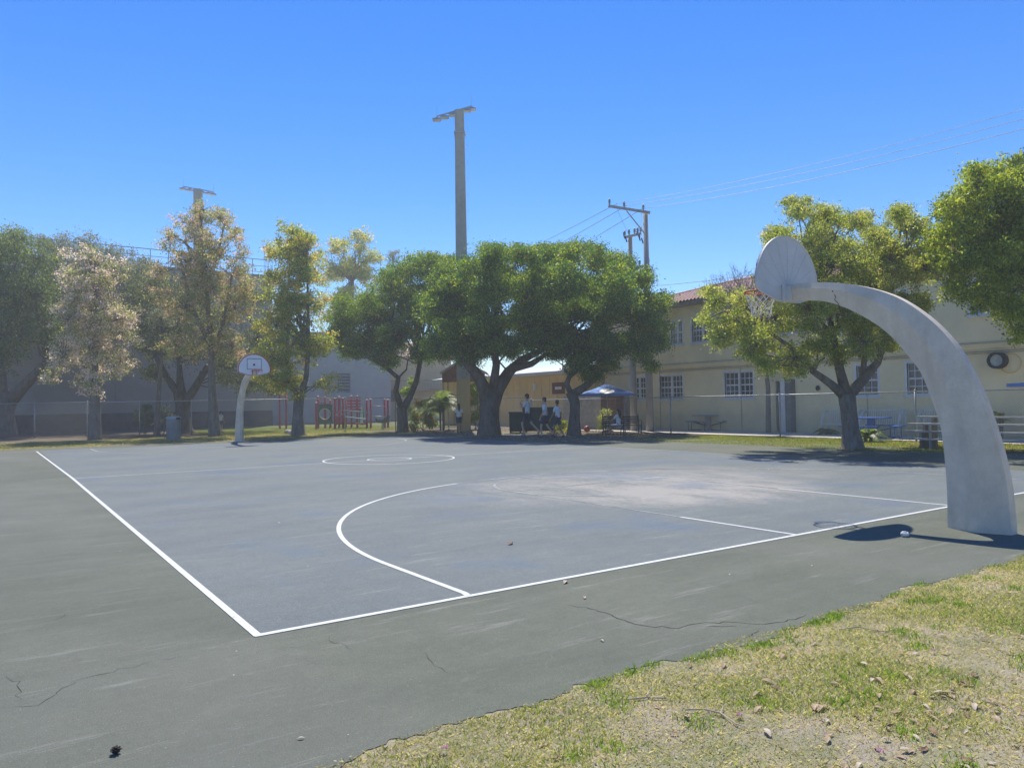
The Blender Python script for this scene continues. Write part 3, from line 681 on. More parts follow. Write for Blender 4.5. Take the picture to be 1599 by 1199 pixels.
up = [wr(1048, 497, 1066, 536), wr(1081, 494, 1112, 538)]
up = [(a, b_, 4.55, 5.75) for a, b_, _, _ in up]+[(v, v+1.6, 4.55, 5.75) for v in (14.5, 10.5, 6.5, 2.5)]
door = wv(1211, 1226, 0.02, 2.35)
hl = [w[0] for w in wins]+up+[door]
bl = empty('school_building', (XW, 12, 0), 'two storey pale yellow stucco building with clay tile roof along the right side', 'building')
def child_world(o, root):
    o.location = (-root.location.x, -root.location.y, -root.location.z); return o
class Shift:
    pass
bw = bpy.data.objects  # parts below are modelled in place, then shifted under their root
def settle(root):
    for ch in root.children:
        if ch.get('_s'): continue
        ch.location = Vector(ch.location)-root.location
b = MB(); wall_holes(b, 'x', XW, XW+.3, -9, 28.6, -.1, 6.6, hl); b.box(XW+.3, -9, -.1, 40, -8.7, 6.6); b.box(XW+.3, 28.3, -.1, 40, 28.6, 6.6)
b.box(XW+1.2, -8.7, -.1, XW+1.25, 28.3, 6.5)
b.build('wall', M_yel, bl)
b = MB(); b.box(XW-.05, -9.05, 3.24, XW-.002, 28.65, 3.36); b.box(XW-.09, -9.05, 3.36, XW-.002, 28.65, 3.40); b.build('string_course', M_yel, bl)
b = MB()
for z, r in ((3.12, .018), (3.05, .014), (3.46, .014)): b.tube([(XW-.05, -9, z), (XW-.05, 28.5, z+.03)], r, 6)
for v in (12.2, 18.6, 24): b.tube([(XW-.04, v, 0.02), (XW-.04, v, 3.1)], .018, 6)
b.build('conduit', simple('painted_conduit', (.42, .36, .26), .6), bl)
for (w, d) in wins: window_x(bl, XW, *w, 3, 4, double=d)
for w in up: window_x(bl, XW, *w, 3, 4, double=True)
b = MB(); b.box(XW+.12, door[0], .02, XW+.17, door[1], door[3])
for k in range(7): z = .25+k*.29; b.box(XW+.10, door[0]+.08, z, XW+.12, door[1]-.08, z+.2)
dr = b.build('door', simple('slate_door', (.20, .21, .22), .6), bl); b = MB(); b.ball((XW+.08, door[0]+.1, 1.05), .035); b.build('handle', M_metal, dr)
v0, v1 = wv(1229, 1241)[:2]; b = MB(); b.box(XW-.35, v0-.02, 0, XW-.003, v1, 2.4); b.build('dark_strip', simple('dark_grey_strip', (.20, .20, .19), .7), bl)  # upright dark grey strip standing out beside the door
b = MB(); v0, v1 = wv(1226, 1229)[:2]; b.box(XW-.38, v0-.12, 0, XW-.352, v1, 2.45); b.build('corner_strip', M_white, bl)
# hipped roof with barrel tiles
EX, RX, EZ, RZ = XW-.55, XW+5.2, 6.62, 8.25; V0, V1 = -9.6, 29.2
def roofpoint(v, s): # s 0..1 up the slope
    return EX+(RX-EX)*s, EZ+(RZ-EZ)*s
b = MB(); b.add([(EX, V0, EZ), (EX, V1, EZ), (RX, V1-5.7, RZ), (RX, V0+5.7, RZ), (RX+5.75, V0, EZ), (RX+5.75, V1, EZ)], [(0, 1, 2, 3), (4, 3, 2, 5), (0, 3, 4), (1, 5, 2), (0, 4, 5, 1)])
rf = b.build('roof', simple('roof_underlay', (.25, .16, .12), .9), bl)
b = MB(); vs = []; fs = []; nv = int((26-6)/.24*4); ns = 17; rows = []
for s in range(ns):
    for k in (0, 1):
        for i in range(nv+1):
            v = 6+20*i/nv; t = (s+k)/ns; x, z = EX+(RX-EX)*t, EZ+(RZ-EZ)*t
            vs.append((x, v, z+.05+.045*math.sin(i/4*2*math.pi)+(.045 if k == 0 else .0)))
for r_ in range(2*ns-1):
    for i in range(nv): a = r_*(nv+1)+i; fs.append((a, a+1, a+nv+2, a+nv+1))
# clip the tile field at the left hip
keepf = []
for f in fs:
    v = vs[f[0]][1]; x = vs[f[0]][0]
    if v < V1-(x-EX)-.1: keepf.append(f)
b.add(vs, keepf); t_ = b.build('roof_tiles', M_tile, rf, fix=False); t_['kind'] = 'stuff'
b = MB(); b.tube([(EX, V1, EZ+.08), (RX, V1-5.7, RZ+.08)], .11, 8); b.tube([(RX, V1-5.7, RZ+.1), (RX, V0+5.7, RZ+.1)], .12, 8); b.build('ridge_cap', M_tile, rf, smooth=True)
b = MB(); b.box(EX-.03, V0, EZ-.16, EX+.02, V1, EZ-.005); b.box(EX+.02, V0, EZ-.16, XW-.002, V1, EZ-.13); b.build('eave_board', simple('dark_eave_paint', (.22, .18, .13), .7), bl)
# extract fan on the facade
q = onx(1561, 563, XW); b = MB()
def disc(b, c, R_, r_, x0, x1, n=24):
    vs = []
    for R2, x in ((R_, x0), (R_, x1), (r_, x1), (r_, x0)):
        for k in range(n): a = 2*math.pi*k/n; vs.append((x, c[1]+R2*math.cos(a), c[2]+R2*math.sin(a)))
    b.add(vs, [(j*n+k, j*n+(k+1) % n, ((j+1) % 4)*n+(k+1) % n, ((j+1) % 4)*n+k) for j in range(4) for k in range(n)])
disc(b, q, .30, .22, XW-.32, XW-.003); fan = b.build('extract_fan', M_dkmetal, bl)
b = MB(); disc(b, q, .2195, .01, XW-.24, XW-.2); b.build('fan_cover', simple('pale_fan_cover', (.45, .50, .47), .5), fan)
b = MB(); disc(b, (q[0], q[1]-.35, q[2]-.12), .36, .33, XW-.05, XW-.003); b.build('duct_ring', M_yel2, bl)
q = onx(1278, 606, XW); b = MB(); b.ball((XW-.06, q[1], q[2]), (.08, .1, .12), 10); b.build('wall_lamp', M_dkmetal, bl)
settle(bl)
# low yellow annex
ax = empty('annex_building', (27.2, 36, 0), 'low deep yellow annex with pale flat roof edge behind the big tree', 'building')
XA = 27.2; va, vb = 28.7, 46
b = MB(); b.box(XA, va, -.1, 36, vb, 3.25)
for k in range(22):
    v = va+.35+k*.8; b.box(XA-.03, v, .02, XA-.001, v+.05, 3.1)
b.build('wall', M_yel2, ax)
b = MB(); b.box(XA-.7, va-.3, 3.25, 36.5, vb+.3, 3.42); b.add([(XA-.75, va-.35, 3.425), (XA-.75, vb+.35, 3.425), (31, vb+.35, 4.1), (31, va-.35, 4.1), (36, vb+.35, 3.425), (36, va-.35, 3.425)], [(0, 1, 2, 3), (3, 2, 4, 5), (0, 3, 5), (1, 4, 2)])
b.build('roof', simple('pale_metal_roof', (.62, .62, .60), .5, var=.08), ax)
b = MB(); q = onx(873, 600, XA); b.box(XA-.09, q[1]-.6, 2.05, XA-.035, q[1]+.6, 2.75); sg = b.build('sign_board', simple('maroon_board', (.16, .05, .04), .6), ax)
b = MB(); b.box(XA-.10, q[1]-.35, 2.33, XA-.092, q[1]+.30, 2.5); b.build('sign_plate', M_white, sg)
q = onx(836, 600, XA); b = MB(); b.box(XA-.1, q[1]-.12, 2.35, XA-.035, q[1]+.12, 2.75); b.build('wall_lamp', M_white, ax)
settle(ax)
# brown double doors near umbrella : on the main wall
v0, v1 = onx(938, 640, XW)[1], onx(962, 640, XW)[1]
b = MB()
# grey wooden gate between annex and facade
fg = empty('wooden_fence', (26.2, 28, 0), 'weathered grey wooden board fence beside the annex', 'fence')
pa, pb = onx(880, 640, 26.3), onx(937, 640, 26.3)
n = 26
pln = MB(); pln.box(-.011, -.065, .03, .011, .065, 1.85); plm = None
for k in range(n):
    v = pa[1]+(pb[1]-pa[1])*k/(n-1)
    if plm is None: o = pln.build('plank', M_wood, fg); plm = o.data
    else: o = link('plank', plm, None, fg)
    o.location = (26.3-26.2, v-28, rnd.uniform(-.02, .02)); o.scale = (1, abs(pa[1]-pb[1])/n/.14, 1)
b = MB(); b.box(.04, pb[1]-28, .4, .09, pa[1]-28, .5); b.box(.04+.08, pb[1]-28, 1.4, .17, pa[1]-28, 1.5); b.build('rail', M_wood, fg)
bd = empty('storage_cabinet', (0, 0, 0), 'tall brown double cabinet standing behind the blue umbrella', 'cabinet'); p = onx(950, 640, 27.0); bd.location = (27.0, p[1], 0)
b = MB(); b.box(0, -.75, 0, .6, .75, 1.95); b.build('body', M_brownd, bd, bevel=.01)
for sy in (-1, 1):
    b = MB(); b.box(-.03, min(sy*.02, sy*.72), .08, -.001, max(sy*.02, sy*.72), 1.9); d_ = b.build('door', M_brownd, bd); b = MB(); b.box(-.06, sy*.06-.012, .9, -.031, sy*.06+.012, 1.1); b.build('handle', M_metal, d_)
# gabled shelter
p = at(722, 640, 46); sh = empty('gabled_shelter', (p[0], p[1], 0), 'small brown gabled shelter with pale roof behind the light pole', 'shelter', rz=-YAW); sh.scale = (.66, .8, .95)
b = MB(); b.add([(-1.9, -1.5, 3.55), (0, -1.5, 4.35), (2.4, -1.5, 3.5), (2.4, 3, 3.5), (0, 3, 4.35), (-1.9, 3, 3.55), (-1.9, -1.5, 3.63), (0, -1.5, 4.45), (2.4, -1.5, 3.58), (2.4, 3, 3.58), (0, 3, 4.45), (-1.9, 3, 3.63)], [(0, 5, 4, 1), (1, 4, 3, 2), (6, 7, 10, 11), (7, 8, 9, 10), (0, 1, 7, 6), (1, 2, 8, 7), (5, 11, 10, 4), (4, 10, 9, 3), (0, 6, 11, 5), (2, 3, 9, 8)]); b.build('roof', simple('grey_sheet_roof', (.50, .51, .50), .6), sh)
b = MB(); b.add([(-1.7, -1.3, 3.2), (2.2, -1.3, 3.2), (2.2, -1.3, 3.5), (0, -1.3, 4.28), (-1.7, -1.3, 3.56)], [(0, 1, 2, 3, 4)]); b.box(-1.7, -1.28, 3.0, 2.2, -1.2, 3.2); b.build('gable', M_brownd, sh)
for x in (-1.6, 2.1):
    for y in (-1.2, 2.8): b = MB(); b.box(x-.07, y-.07, 0, x+.07, y+.07, 3.05 if y < 0 else 3.5); b.build('post', M_wood, sh)
# far left taupe block building with roof railing
YB = 58; gy = empty('block_building', (5, YB, 0), 'tall taupe building with rooftop railing behind the left trees', 'building')
xr = ony(425, 600, YB)[0]
holes = []
b = MB(); wall_holes(b, 'y', YB, YB+.4, -45, xr, 0, 12.6, holes); b.box(-45, YB+.4, 12.0, xr, YB+30, 12.4); b.box(xr-.4, YB+.4, 0, xr, YB+30, 12.6)
b.build('wall', M_brown, gy)
b = MB(); b.box(-45, YB-.06, .0, xr, YB-.002, 1.25); b.build('dark_base_course', simple('dark_base_paint', (.11, .09, .085), .9), gy)
b = MB()
for z in (3.2, 6.4, 9.6): b.box(-45, YB-.05, z, xr, YB-.003, z+.12)
b.build('ledge', M_brown, gy)
for k in range(13): x = -40+k*4.6; b = MB(); b.box(x, YB-.09, 1.26, x+.35, YB-.055, 12.55); b.build('pilaster', M_brown, gy)
rl = MB()
for z in (13.9, 13.35, 12.85): rl.tube([(-20, YB+.2, z), (xr-.1, YB+.2, z)], .035 if z > 13.5 else .025, 6)
for i in range(30): x = -20+i*(xr+19.8)/29; rl.tube([(x, YB+.2, 12.6), (x, YB+.2, 13.9)], .03, 6)
rl.build('roof_railing', M_metal, gy)
settle(gy)
# grey building behind the playground
YG = 62; x0 = xr+.2; x1 = ony(610, 600, YG)[0]; g2 = empty('grey_hall', ((x0+x1)/2, YG, 0), 'plain light grey hall with a louvred vent behind the red playground', 'building')
lv = (ony(527, 600, YG)[0], ony(547, 600, YG)[0], ony(537, 613, YG)[2], ony(537, 583, YG)[2])
b = MB(); wall_holes(b, 'y', YG, YG+.4, x0, x1, 0, 8.2, [lv]); b.box(x1-.4, YG+.4, 0, x1, YG+20, 8.2); b.box(x0, YG+.4, 7.8, x1-.4, YG+20, 8.2); b.build('wall', M_grey, g2)
b = MB(); b.box(x0-.1, YG-.12, 8.2, x1+.1, YG+20, 8.4); b.build('parapet', M_grey, g2)
vf = MB(); vf.box(lv[0], YG+.3, lv[2], lv[1], YG+.35, lv[3]); vnt = vf.build('louvre_vent', M_dkmetal, g2)
for k in range(6):
    z = lv[2]+(lv[3]-lv[2])*(k+.2)/6; b = MB(); b.add([(lv[0], YG+.02, z), (lv[1], YG+.02, z), (lv[1], YG+.2, z+.18), (lv[0], YG+.2, z+.18), (lv[0], YG+.02, z+.03), (lv[1], YG+.02, z+.03), (lv[1], YG+.2, z+.21), (lv[0], YG+.2, z+.21)], [(0, 1, 2, 3), (4, 7, 6, 5), (0, 4, 5, 1), (3, 2, 6, 7)]); b.build('louvre_slat', M_metal, vnt)
settle(g2)
# cream house further off
p = at(606, 640, 78); ch_ = empty('cream_house', (p[0], p[1], 0), 'distant cream house with balcony rail seen between the grey hall and the leaning tree', 'house', rz=-YAW)
b = MB(); wall_holes(b, 'y', 0, .3, -3.0, 6, 0, 6.6, [(-.6, .8, 1.9, 3.0)]); b.box(-3, .3, 0, -2.7, 8, 6.6); b.box(5.7, .3, 0, 6, 8, 6.6)
b.build('wall', stucco('cream_siding', (.68, .55, .36), .1), ch_)
b = MB()
for k in range(20): b.box(-3, -.03, 3.4+k*.16, 6, -.001, 3.4+k*.16+.13)
sd = b.build('siding', stucco('cream_boards', (.70, .57, .36), .1), ch_)
b = MB(); b.box(-3.2, -1.2, 3.0, 6.2, -.03, 3.15)
for k in range(30): b.bar((-3.1+k*.31, -1.15, 3.15), (-3.1+k*.31, -1.15, 4.0), .04)
b.box(-3.2, -1.2, 4.0, 6.2, -1.1, 4.08); b.build('balcony', simple('tan_rail', (.5, .38, .22), .7), ch_)
b = MB(); b.box(-.6, .12, 1.9, .8, .16, 3.0); w_ = b.build('window', M_glass, ch_); b = MB(); b.box(-.65, .06, 1.85, -.58, .11, 3.05); b.box(.78, .06, 1.85, .85, .11, 3.05); b.box(.06, .06, 1.9, .12, .11, 3.0); b.build('frame', M_white, w_)
b = MB(); b.add([(-3.5, -.6, 6.6), (6.5, -.6, 6.6), (6.5, 8.6, 6.6), (-3.5, 8.6, 6.6), (-1, 4, 8.4), (4, 4, 8.4)], [(0, 1, 5, 4), (1, 2, 5), (2, 3, 4, 5), (3, 0, 4), (0, 3, 2, 1)]); b.build('roof', M_tile, ch_)
# ================================================================== CHAIN LINK FENCES
def fence(a, b_, h, label, wirepitch=.075, posts=None, wr_=.0024, group='chain link fences round the school yard'):
    a = Vector((*a, 0)); b_ = Vector((*b_, 0)); L = (b_-a).length; d = (b_-a)/L
    root = empty('chain_link_fence', tuple(a), label, 'fence', None)
    w = MB(); n = int(L/wirepitch); H = h-.06
    for k in range(-int(H/wirepitch)-1, n+1):
        for sg in (1, -1):
            s0 = k*wirepitch; s1 = s0+H; z0, z1 = .04, .04+H
            lo, hi = s0, s1
            za, zb = z0, z1
            if lo < 0: za = z0+(0-lo); lo = 0
            if hi > L: zb = z1-(hi-L); hi = L
            if hi-lo < .03: continue
            if sg == -1: za, zb = z0+z1-za, z0+z1-zb
            p = d*lo+Vector((0, 0, za)); q = d*hi+Vector((0, 0, zb)); nn = Vector((-d.y, d.x, 0))*.004*sg
            w.tube([p+nn, q+nn], wr_, 3, cap=False)
    w.build('wire_mesh', M_metal, root, fix=False)
    r = MB(); r.tube([Vector((0, 0, h)), d*L+Vector((0, 0, h))], .024, 8); r.build('top_rail', M_metal, root, smooth=True)
    ps = posts or [i*L/max(1, round(L/3)) for i in range(max(1, round(L/3))+1)]
    pm = MB(); pm.tube([(0, 0, -.05), (0, 0, h+.04)], .032, 8); pm.ball((0, 0, h+.05), (.04, .04, .035), 8); me = None
    for s in ps:
        if me is None: o = pm.build('post', M_metal, root, smooth=True); me = o.data
        else: o = link('post', me, None, root)
        o.location = d*s
    return root
fence((24.5, 1.0), (24.5, 30.5), 1.68, 'chain link fence along the footpath in front of the yellow building', posts=[0, 4.6-1, 8.2-1, 13.6-1, 18.5, 21.6, 25.5, 29.5])
fa, fb = G(18, 681), G(618, 672.5)
fence((fa[0]-4, fa[1]-.5), (fb[0], fb[1]), 1.97, 'chain link fence along the left lawn in front of the playground', wirepitch=.09)
fence((fb[0], fb[1]), (24.5, 30.6), 1.85, 'short chain link fence behind the shrubs between playground and annex', wirepitch=.09)
# ================================================================== POLES
def light_pole(name, label, x, D, ytop, wb, wt_, yellow, arm, rz):
    base = gb(x, D); k = D/FPX; h = at(x, ytop, D)[2]; root = empty(name, tuple(base), label, 'light pole', 'stadium light poles behind the trees', rz)
    b = MB(); w0, w1 = wb*k/2, wt_*k/2; zy = 2.95 if yellow else 0
    def sec(z): 
        w = w0+(w1-w0)*z/h; c = w*.22
        return [(-w+c, -w, z), (w-c, -w, z), (w, -w+c, z), (w, w-c, z), (w-c, w, z), (-w+c, w, z), (-w, w-c, z), (-w, -w+c, z)]
    b.add(sec(zy)+sec(h), [(i, (i+1) % 8, 8+(i+1) % 8, 8+i) for i in range(8)]+[tuple(range(8))[::-1], tuple(range(8, 16))]); b.build('shaft', M_pole, root)
    if yellow:
        b = MB(); b.add(sec(-.1)+sec(zy-.001), [(i, (i+1) % 8, 8+(i+1) % 8, 8+i) for i in range(8)]+[tuple(range(8))[::-1], tuple(range(8, 16))]); b.build('painted_foot', stucco('pole_yellow', (.66, .47, .22), .3), root)
    for i in range(int((h-5)/.95)):
        z = 5+i*.95; b = MB(); b.tube([(w1*.9, 0, z), (w1+.16, 0, z), (w1+.2, 0, z+.07), (w1+.15, 0, z+.14)], .012, 5); b.build('climbing_rung', M_metal, root)
    # raking crossarm with floodlights
    A, Bp = Vector(arm[0]), Vector(arm[1]); A.z += h; Bp.z += h
    b = MB(); b.bar(A, Bp, .08, .08); 
    for p in (A, Bp): b.tube([p, p+Vector((0, 0, .9))], [.015, .004], 5)
    b.box(-w1*1.25, -w1*1.25, h-1.4, w1*1.25, w1*1.25, h-1.3); cr = b.build('crossarm', M_metal, root)
    for i, t in enumerate((.0, .22, .45, .62, .85, 1)):
        p = A.lerp(Bp, t); b = MB()
        yk = Matrix.Translation(p+Vector((0, -.1, -.22)))@Matrix.Rotation(-.15, 4, 'X')
        b.box(-.24, -.16, -.045, .24, .16, .03, M=yk); b.box(-.1, -.1, .03, .1, .1, .10, M=yk); b.bar(p, p+Vector((0, -.1, -.18)), .03); fl_ = b.build('floodlight', M_metal, root, bevel=.01)
        b = MB(); b.box(-.22, -.14, -.06, .22, .14, -.046, M=yk); b.build('lens', simple('floodlight_lens', (.75, .75, .72), .3), fl_)
    return root
light_pole('light_pole', 'tall square concrete light pole with yellow painted foot behind the biggest tree', 724.5, 43, 168, 21, 14, True, ((-1.25, -.6, -.55), (.70, .6, .50)), -YAW)
light_pole('light_pole', 'slimmer concrete light pole rising behind the pink tinged tree on the left', 311, 62, 293, 14, 11, False, ((-1.0, -.5, .1), (1.1, .5, -.1)), -YAW)
def upole(label, x, D, ytop, r, arms):
    base = gb(x, D); h = at(x, ytop, D)[2]; root = empty('utility_pole', tuple(base), label, 'utility pole', 'concrete utility poles by the yellow building', -YAW)
    b = MB(); b.tube([(0, 0, -.1), (0, 0, h)], [r*1.25, r*.8], 4 if False else 8); b.build('shaft', M_poled, root, smooth=True)
    for (x0, z0, x1, z1, pins) in arms:
        b = MB(); b.bar((x0, -.2, h+z0), (x1, -.2, h+z1), .1, .12); a_ = b.build('crossarm', M_wood, root)
        for t in pins:
            q = Vector((x0, -.2, h+z0)).lerp(Vector((x1, -.2, h+z1)), t); b = MB(); b.lathe([(0, 0.05), (.03, .05), (.03, .12), (.07, .14), (.045, .2), (.075, .24), (.045, .3), (.06, .34), (0, .38)], 10, q); b.build('insulator', simple('green_grey_porcelain', (.25, .30, .27), .3), a_)
    return root, h, base
up1, h1, b1 = upole('taller concrete utility pole with a one sided crossarm and three insulators', 1015, 38, 331, .16, [(-1.92, .36, .2, -.02, (.03, .38, .84))])
b = MB(); b.bar((-1.0, -.2, h1+.1), (-.05, -.1, h1-1.1), .05); b.build('brace', M_metal, up1)
up2, h2, b2 = upole('shorter utility pole with a cluster of cutouts beside the taller one', 990, 39, 366, .15, [(-.35, -.15, .55, .05, (.05, .3, .62, .8, .98)), (.1, -1.75, .95, -1.6, (.1, .4, .95))])
for (x, z) in ((-.3, -.1), (.4, -.05), (.55, -.2)): b = MB(); b.tube([(x, -.25, h2+z), (x+.08, -.3, h2+z-.3)], .035, 6); b.tube([(x-.08, -.3, h2+z), (x-.1, -.3, h2+z+.2)], .02, 6); b.build('cutout_switch', M_dkmetal, up2)
for (x, D, yt) in ((997, 40.5, 560),):
    pass
M_wire = simple('grey_wire', (.5, .55, .62), .5)
def wire(pa, pb_, r, label, sag=.5, pc=None):
    pa = Vector(pa); pb_ = Vector(pb_); b = MB(); pts = []
    for i in range(25):
        t = i/24; p = pa.lerp(pb_, t); p.z -= sag*4*t*(1-t); pts.append(p-pa)
    b.tube(pts, r, 5); o = b.build('power_line', M_wire, smooth=True, fix=False, loc=tuple(pa)); return tag(o, label, 'power line')
wire(at(966, 318, 38), at(1760, 124, 24), .011, 'highest overhead power line running right from the outer insulator', .35)
wire(at(981, 321, 38), at(1760, 141, 24), .011, 'middle overhead power line running right from the second insulator', .35)
wire(at(1003, 326, 38), at(1760, 158, 24), .013, 'lowest overhead power line running right from the insulator nearest the pole', .35)
wire(at(964, 318, 38), at(700, 445, 66), .016, 'upper power line running down left behind the big tree', .2)
wire(at(979, 321, 38), at(700, 470, 66), .016, 'middle power line running down left behind the big tree', .2)
wire(at(1003, 326, 38), at(720, 480, 66), .016, 'lower power line running down left behind the big tree', .3)
wire(at(1015, 447, 38), at(1260, 415, 36), .014, 'single cable passing low over the clay tile roof', .1)
wire(at(962, 320, 38), at(981, 364, 39), .008, 'thin drop wire from the crossarm to the cutout cluster', .1)
wire(at(1003, 328, 38), at(998, 366, 39), .008, 'second thin drop wire beside the taller utility pole', -.1)
# ================================================================== TREES
DK = [(5, (.052, .115, .032)), (3, (.09, .17, .035)), (2.4, (.19, .26, .035)), (1, (.26, .29, .04))]
OAK = [(4, (.07, .11, .055)), (3, (.11, .15, .07)), (1, (.17, .20, .07))]
OAKG = [(4, (.14, .18, .11)), (3, (.19, .22, .13)), (1, (.20, .20, .12)), (1, (.10, .13, .05))]
PINK = [(3.5, (.66, .56, .52)), (3, (.28, .33, .12)), (2, (.34, .36, .14)), (1.5, (.20, .24, .13)), (1, (.66, .60, .56))]
ORNG = [(4, (.25, .30, .10)), (1.6, (.50, .34, .20)), (2, (.40, .38, .14)), (2, (.24, .26, .15)), (1.2, (.60, .48, .40))]
YEL = [(4, (.19, .25, .06)), (3, (.32, .34, .08)), (1.2, (.48, .33, .09)), (2, (.15, .19, .08)), (.8, (.5, .45, .34))]
OLV = [(4, (.17, .23, .07)), (3, (.25, .30, .09)), (2, (.33, .35, .12)), (2, (.22, .25, .15)), (.7, (.42, .38, .26))]
BRI = [(4, (.15, .21, .03)), (3, (.23, .29, .045)), (2, (.27, .31, .06)), (1, (.07, .11, .03))]
tree('oak_tree', 'large dark oak at the left edge with a leaning trunk', 'tree', 3, 46, [(3, 678, 20), (6, 640, 14), (18, 615, 12)], [[(12, 630, 11), (35, 605, 9), (58, 582, 7), (72, 560, 4)], [(6, 640, 8), (2, 590, 7), (-6, 540, 5)]],
     [(0, 395, 48), (10, 460, 60), (30, 525, 45), (58, 405, 32), (58, 460, 48), (0, 560, 30), (78, 515, 32), (-70, 450, 60), (-60, 530, 50), (20, 370, 22)], 34000, .13, .06, OAK, mat=M_barkd, clump=.35)
tree('oak_tree', 'broad grey green background oak right of the leaning trunked oak', 'tree', 150, 54, [(150, 672, 8), (147, 600, 7), (122, 520, 6)], [],
     [(88, 395, 32), (138, 382, 22), (178, 408, 30), (214, 428, 32), (110, 450, 45), (100, 520, 36), (232, 465, 34), (190, 480, 40), (150, 430, 30), (60, 380, 14)], 22000, .15, .06, OAKG, airy=1, mat=M_barkd, clump=.4)
tree('flowering_tree', 'small pale pink speckled tree at far left with straight trunk on the lawn', 'tree', 148, 39, [(148, 685, 9), (149, 640, 7), (148, 600, 5), (150, 480, 2.2), (148, 400, 1)], [],
     [(140, 400, 22), (178, 420, 22), (112, 430, 25), (150, 455, 38), (105, 500, 30), (182, 500, 34), (140, 545, 44), (98, 560, 26), (188, 565, 26), (145, 595, 26), (100, 395, 10), (205, 535, 16), (80, 590, 14), (150, 500, 36), (120, 470, 26)], 22000, .11, .055, PINK, airy=1, clump=.24, twigs=1.6)
tree('oak_tree', 'dark shadowy oak behind the grey trash barrel', 'tree', 287, 48, [(287, 676, 14), (285, 650, 11), (284, 625, 9), (281, 590, 5), (279, 540, 2)], [[(286, 650, 8), (292, 625, 7), (308, 600, 6), (325, 570, 4), (340, 545, 2)], [(284, 645, 7), (276, 612, 6), (258, 585, 5), (240, 550, 3)]],
     [(240, 450, 38), (278, 480, 46), (250, 530, 42), (300, 540, 42), (350, 570, 32), (330, 500, 38), (218, 495, 26), (240, 585, 22), (385, 598, 26), (425, 600, 26), (395, 470, 26), (400, 530, 30)], 30000, .13, .055, [(4, (.06, .08, .06)), (3, (.09, .11, .08)), (1, (.14, .16, .08))], airy=1, mat=M_barkd, clump=.35)
tree('slender_tree', 'slim pale trunked young tree just left of the trash barrel', 'tree', 245, 44, [(245, 675, 5), (246, 640, 4), (250, 590, 3), (255, 520, 2)], [], [(252, 500, 22), (262, 540, 18), (240, 530, 16)], 2500, .10, .05, OAKG, airy=1)
tree('flowering_tree', 'tall slender tree with pink and orange tinged leaves at the top', 'tree', 336, 41, [(336, 682, 9.5), (333, 640, 7.5), (331, 600, 5.5), (326, 500, 3.8), (319, 400, 2.6), (312, 330, 1.2)], [[(330, 560, 4), (350, 500, 3), (362, 430, 2)], [(328, 540, 4), (300, 480, 3), (285, 420, 2)], [(322, 450, 3), (340, 400, 2), (350, 350, 1.2)], [(320, 420, 3), (290, 380, 2), (268, 365, 1)]],
     [(318, 328, 18), (343, 342, 24), (296, 350, 24), (366, 370, 20), (262, 375, 20), (330, 390, 32), (290, 410, 34), (370, 420, 24), (250, 425, 20), (332, 450, 38), (290, 480, 38), (368, 480, 34), (320, 530, 40), (362, 540, 30), (275, 540, 26), (380, 395, 12), (325, 420, 34), (310, 370, 26), (245, 460, 18), (385, 450, 18)], 25000, .11, .05, ORNG, airy=1, clump=.22, twigs=1.6)
tree('yellowing_tree', 'yellow green tree right of the far hoop with a forked dark trunk', 'tree', 466, 40, [(466, 681, 11), (465, 650, 8), (467, 620, 8)], [[(467, 622, 6), (455, 595, 4), (448, 560, 2.8), (450, 450, 1.5), (455, 380, 1)], [(467, 622, 6), (478, 590, 4.2), (482, 540, 3), (480, 430, 1.5), (478, 390, 1)]],
     [(455, 365, 24), (482, 378, 22), (440, 392, 26), (470, 420, 36), (440, 450, 38), (480, 480, 36), (430, 510, 34), (470, 540, 40), (428, 560, 34), (500, 540, 26), (450, 598, 34), (412, 588, 20), (512, 600, 18), (420, 400, 10), (465, 400, 24), (450, 480, 36)], 29000, .115, .05, YEL, airy=1, clump=.24)
tree('yellowing_tree', 'thinner yellow green crown rising just left of the dense round trees', 'tree', 545, 78, [(545, 655, 7), (545, 560, 5), (550, 440, 3)], [],
     [(528, 388, 20), (560, 376, 20), (582, 400, 17), (545, 420, 28), (575, 432, 22), (512, 430, 22), (540, 465, 26), (520, 490, 24), (500, 400, 12)], 11000, .20, .09, YEL, airy=1, clump=.42, thick=.4)
tree('casuarina_tree', 'wispy bluish grey tree top showing above the dense tree', 'tree', 612, 84, [(612, 655, 5), (612, 480, 3), (614, 395, 1.2)], [], [(614, 400, 11), (622, 430, 17), (602, 440, 17), (610, 465, 20)], 3000, .22, .05, OAKG, airy=1, twigs=2)
tree('dense_tree', 'leftmost of the dense dark green round trees with a leaning double trunk', 'tree', 628, 43.5, [(629, 673, 9), (628, 650, 7.5), (627, 636, 8)], [[(627, 638, 5.5), (618, 610, 4.5), (622, 590, 4), (604, 575, 3)], [(628, 640, 6), (640, 620, 5), (650, 596, 4.5), (656, 565, 4)]],
     [(540, 500, 30), (535, 475, 16), (582, 490, 34), (568, 538, 30), (612, 450, 30), (640, 425, 28), (652, 480, 42), (620, 530, 36), (682, 430, 32), (692, 490, 32), (602, 565, 20), (660, 555, 22), (545, 550, 18), (668, 415, 20), (704, 418, 22), (528, 525, 18), (575, 465, 16)], 78000, .106, .048, DK, group='dense round trees along the court', mat=M_barkd, clump=.3)
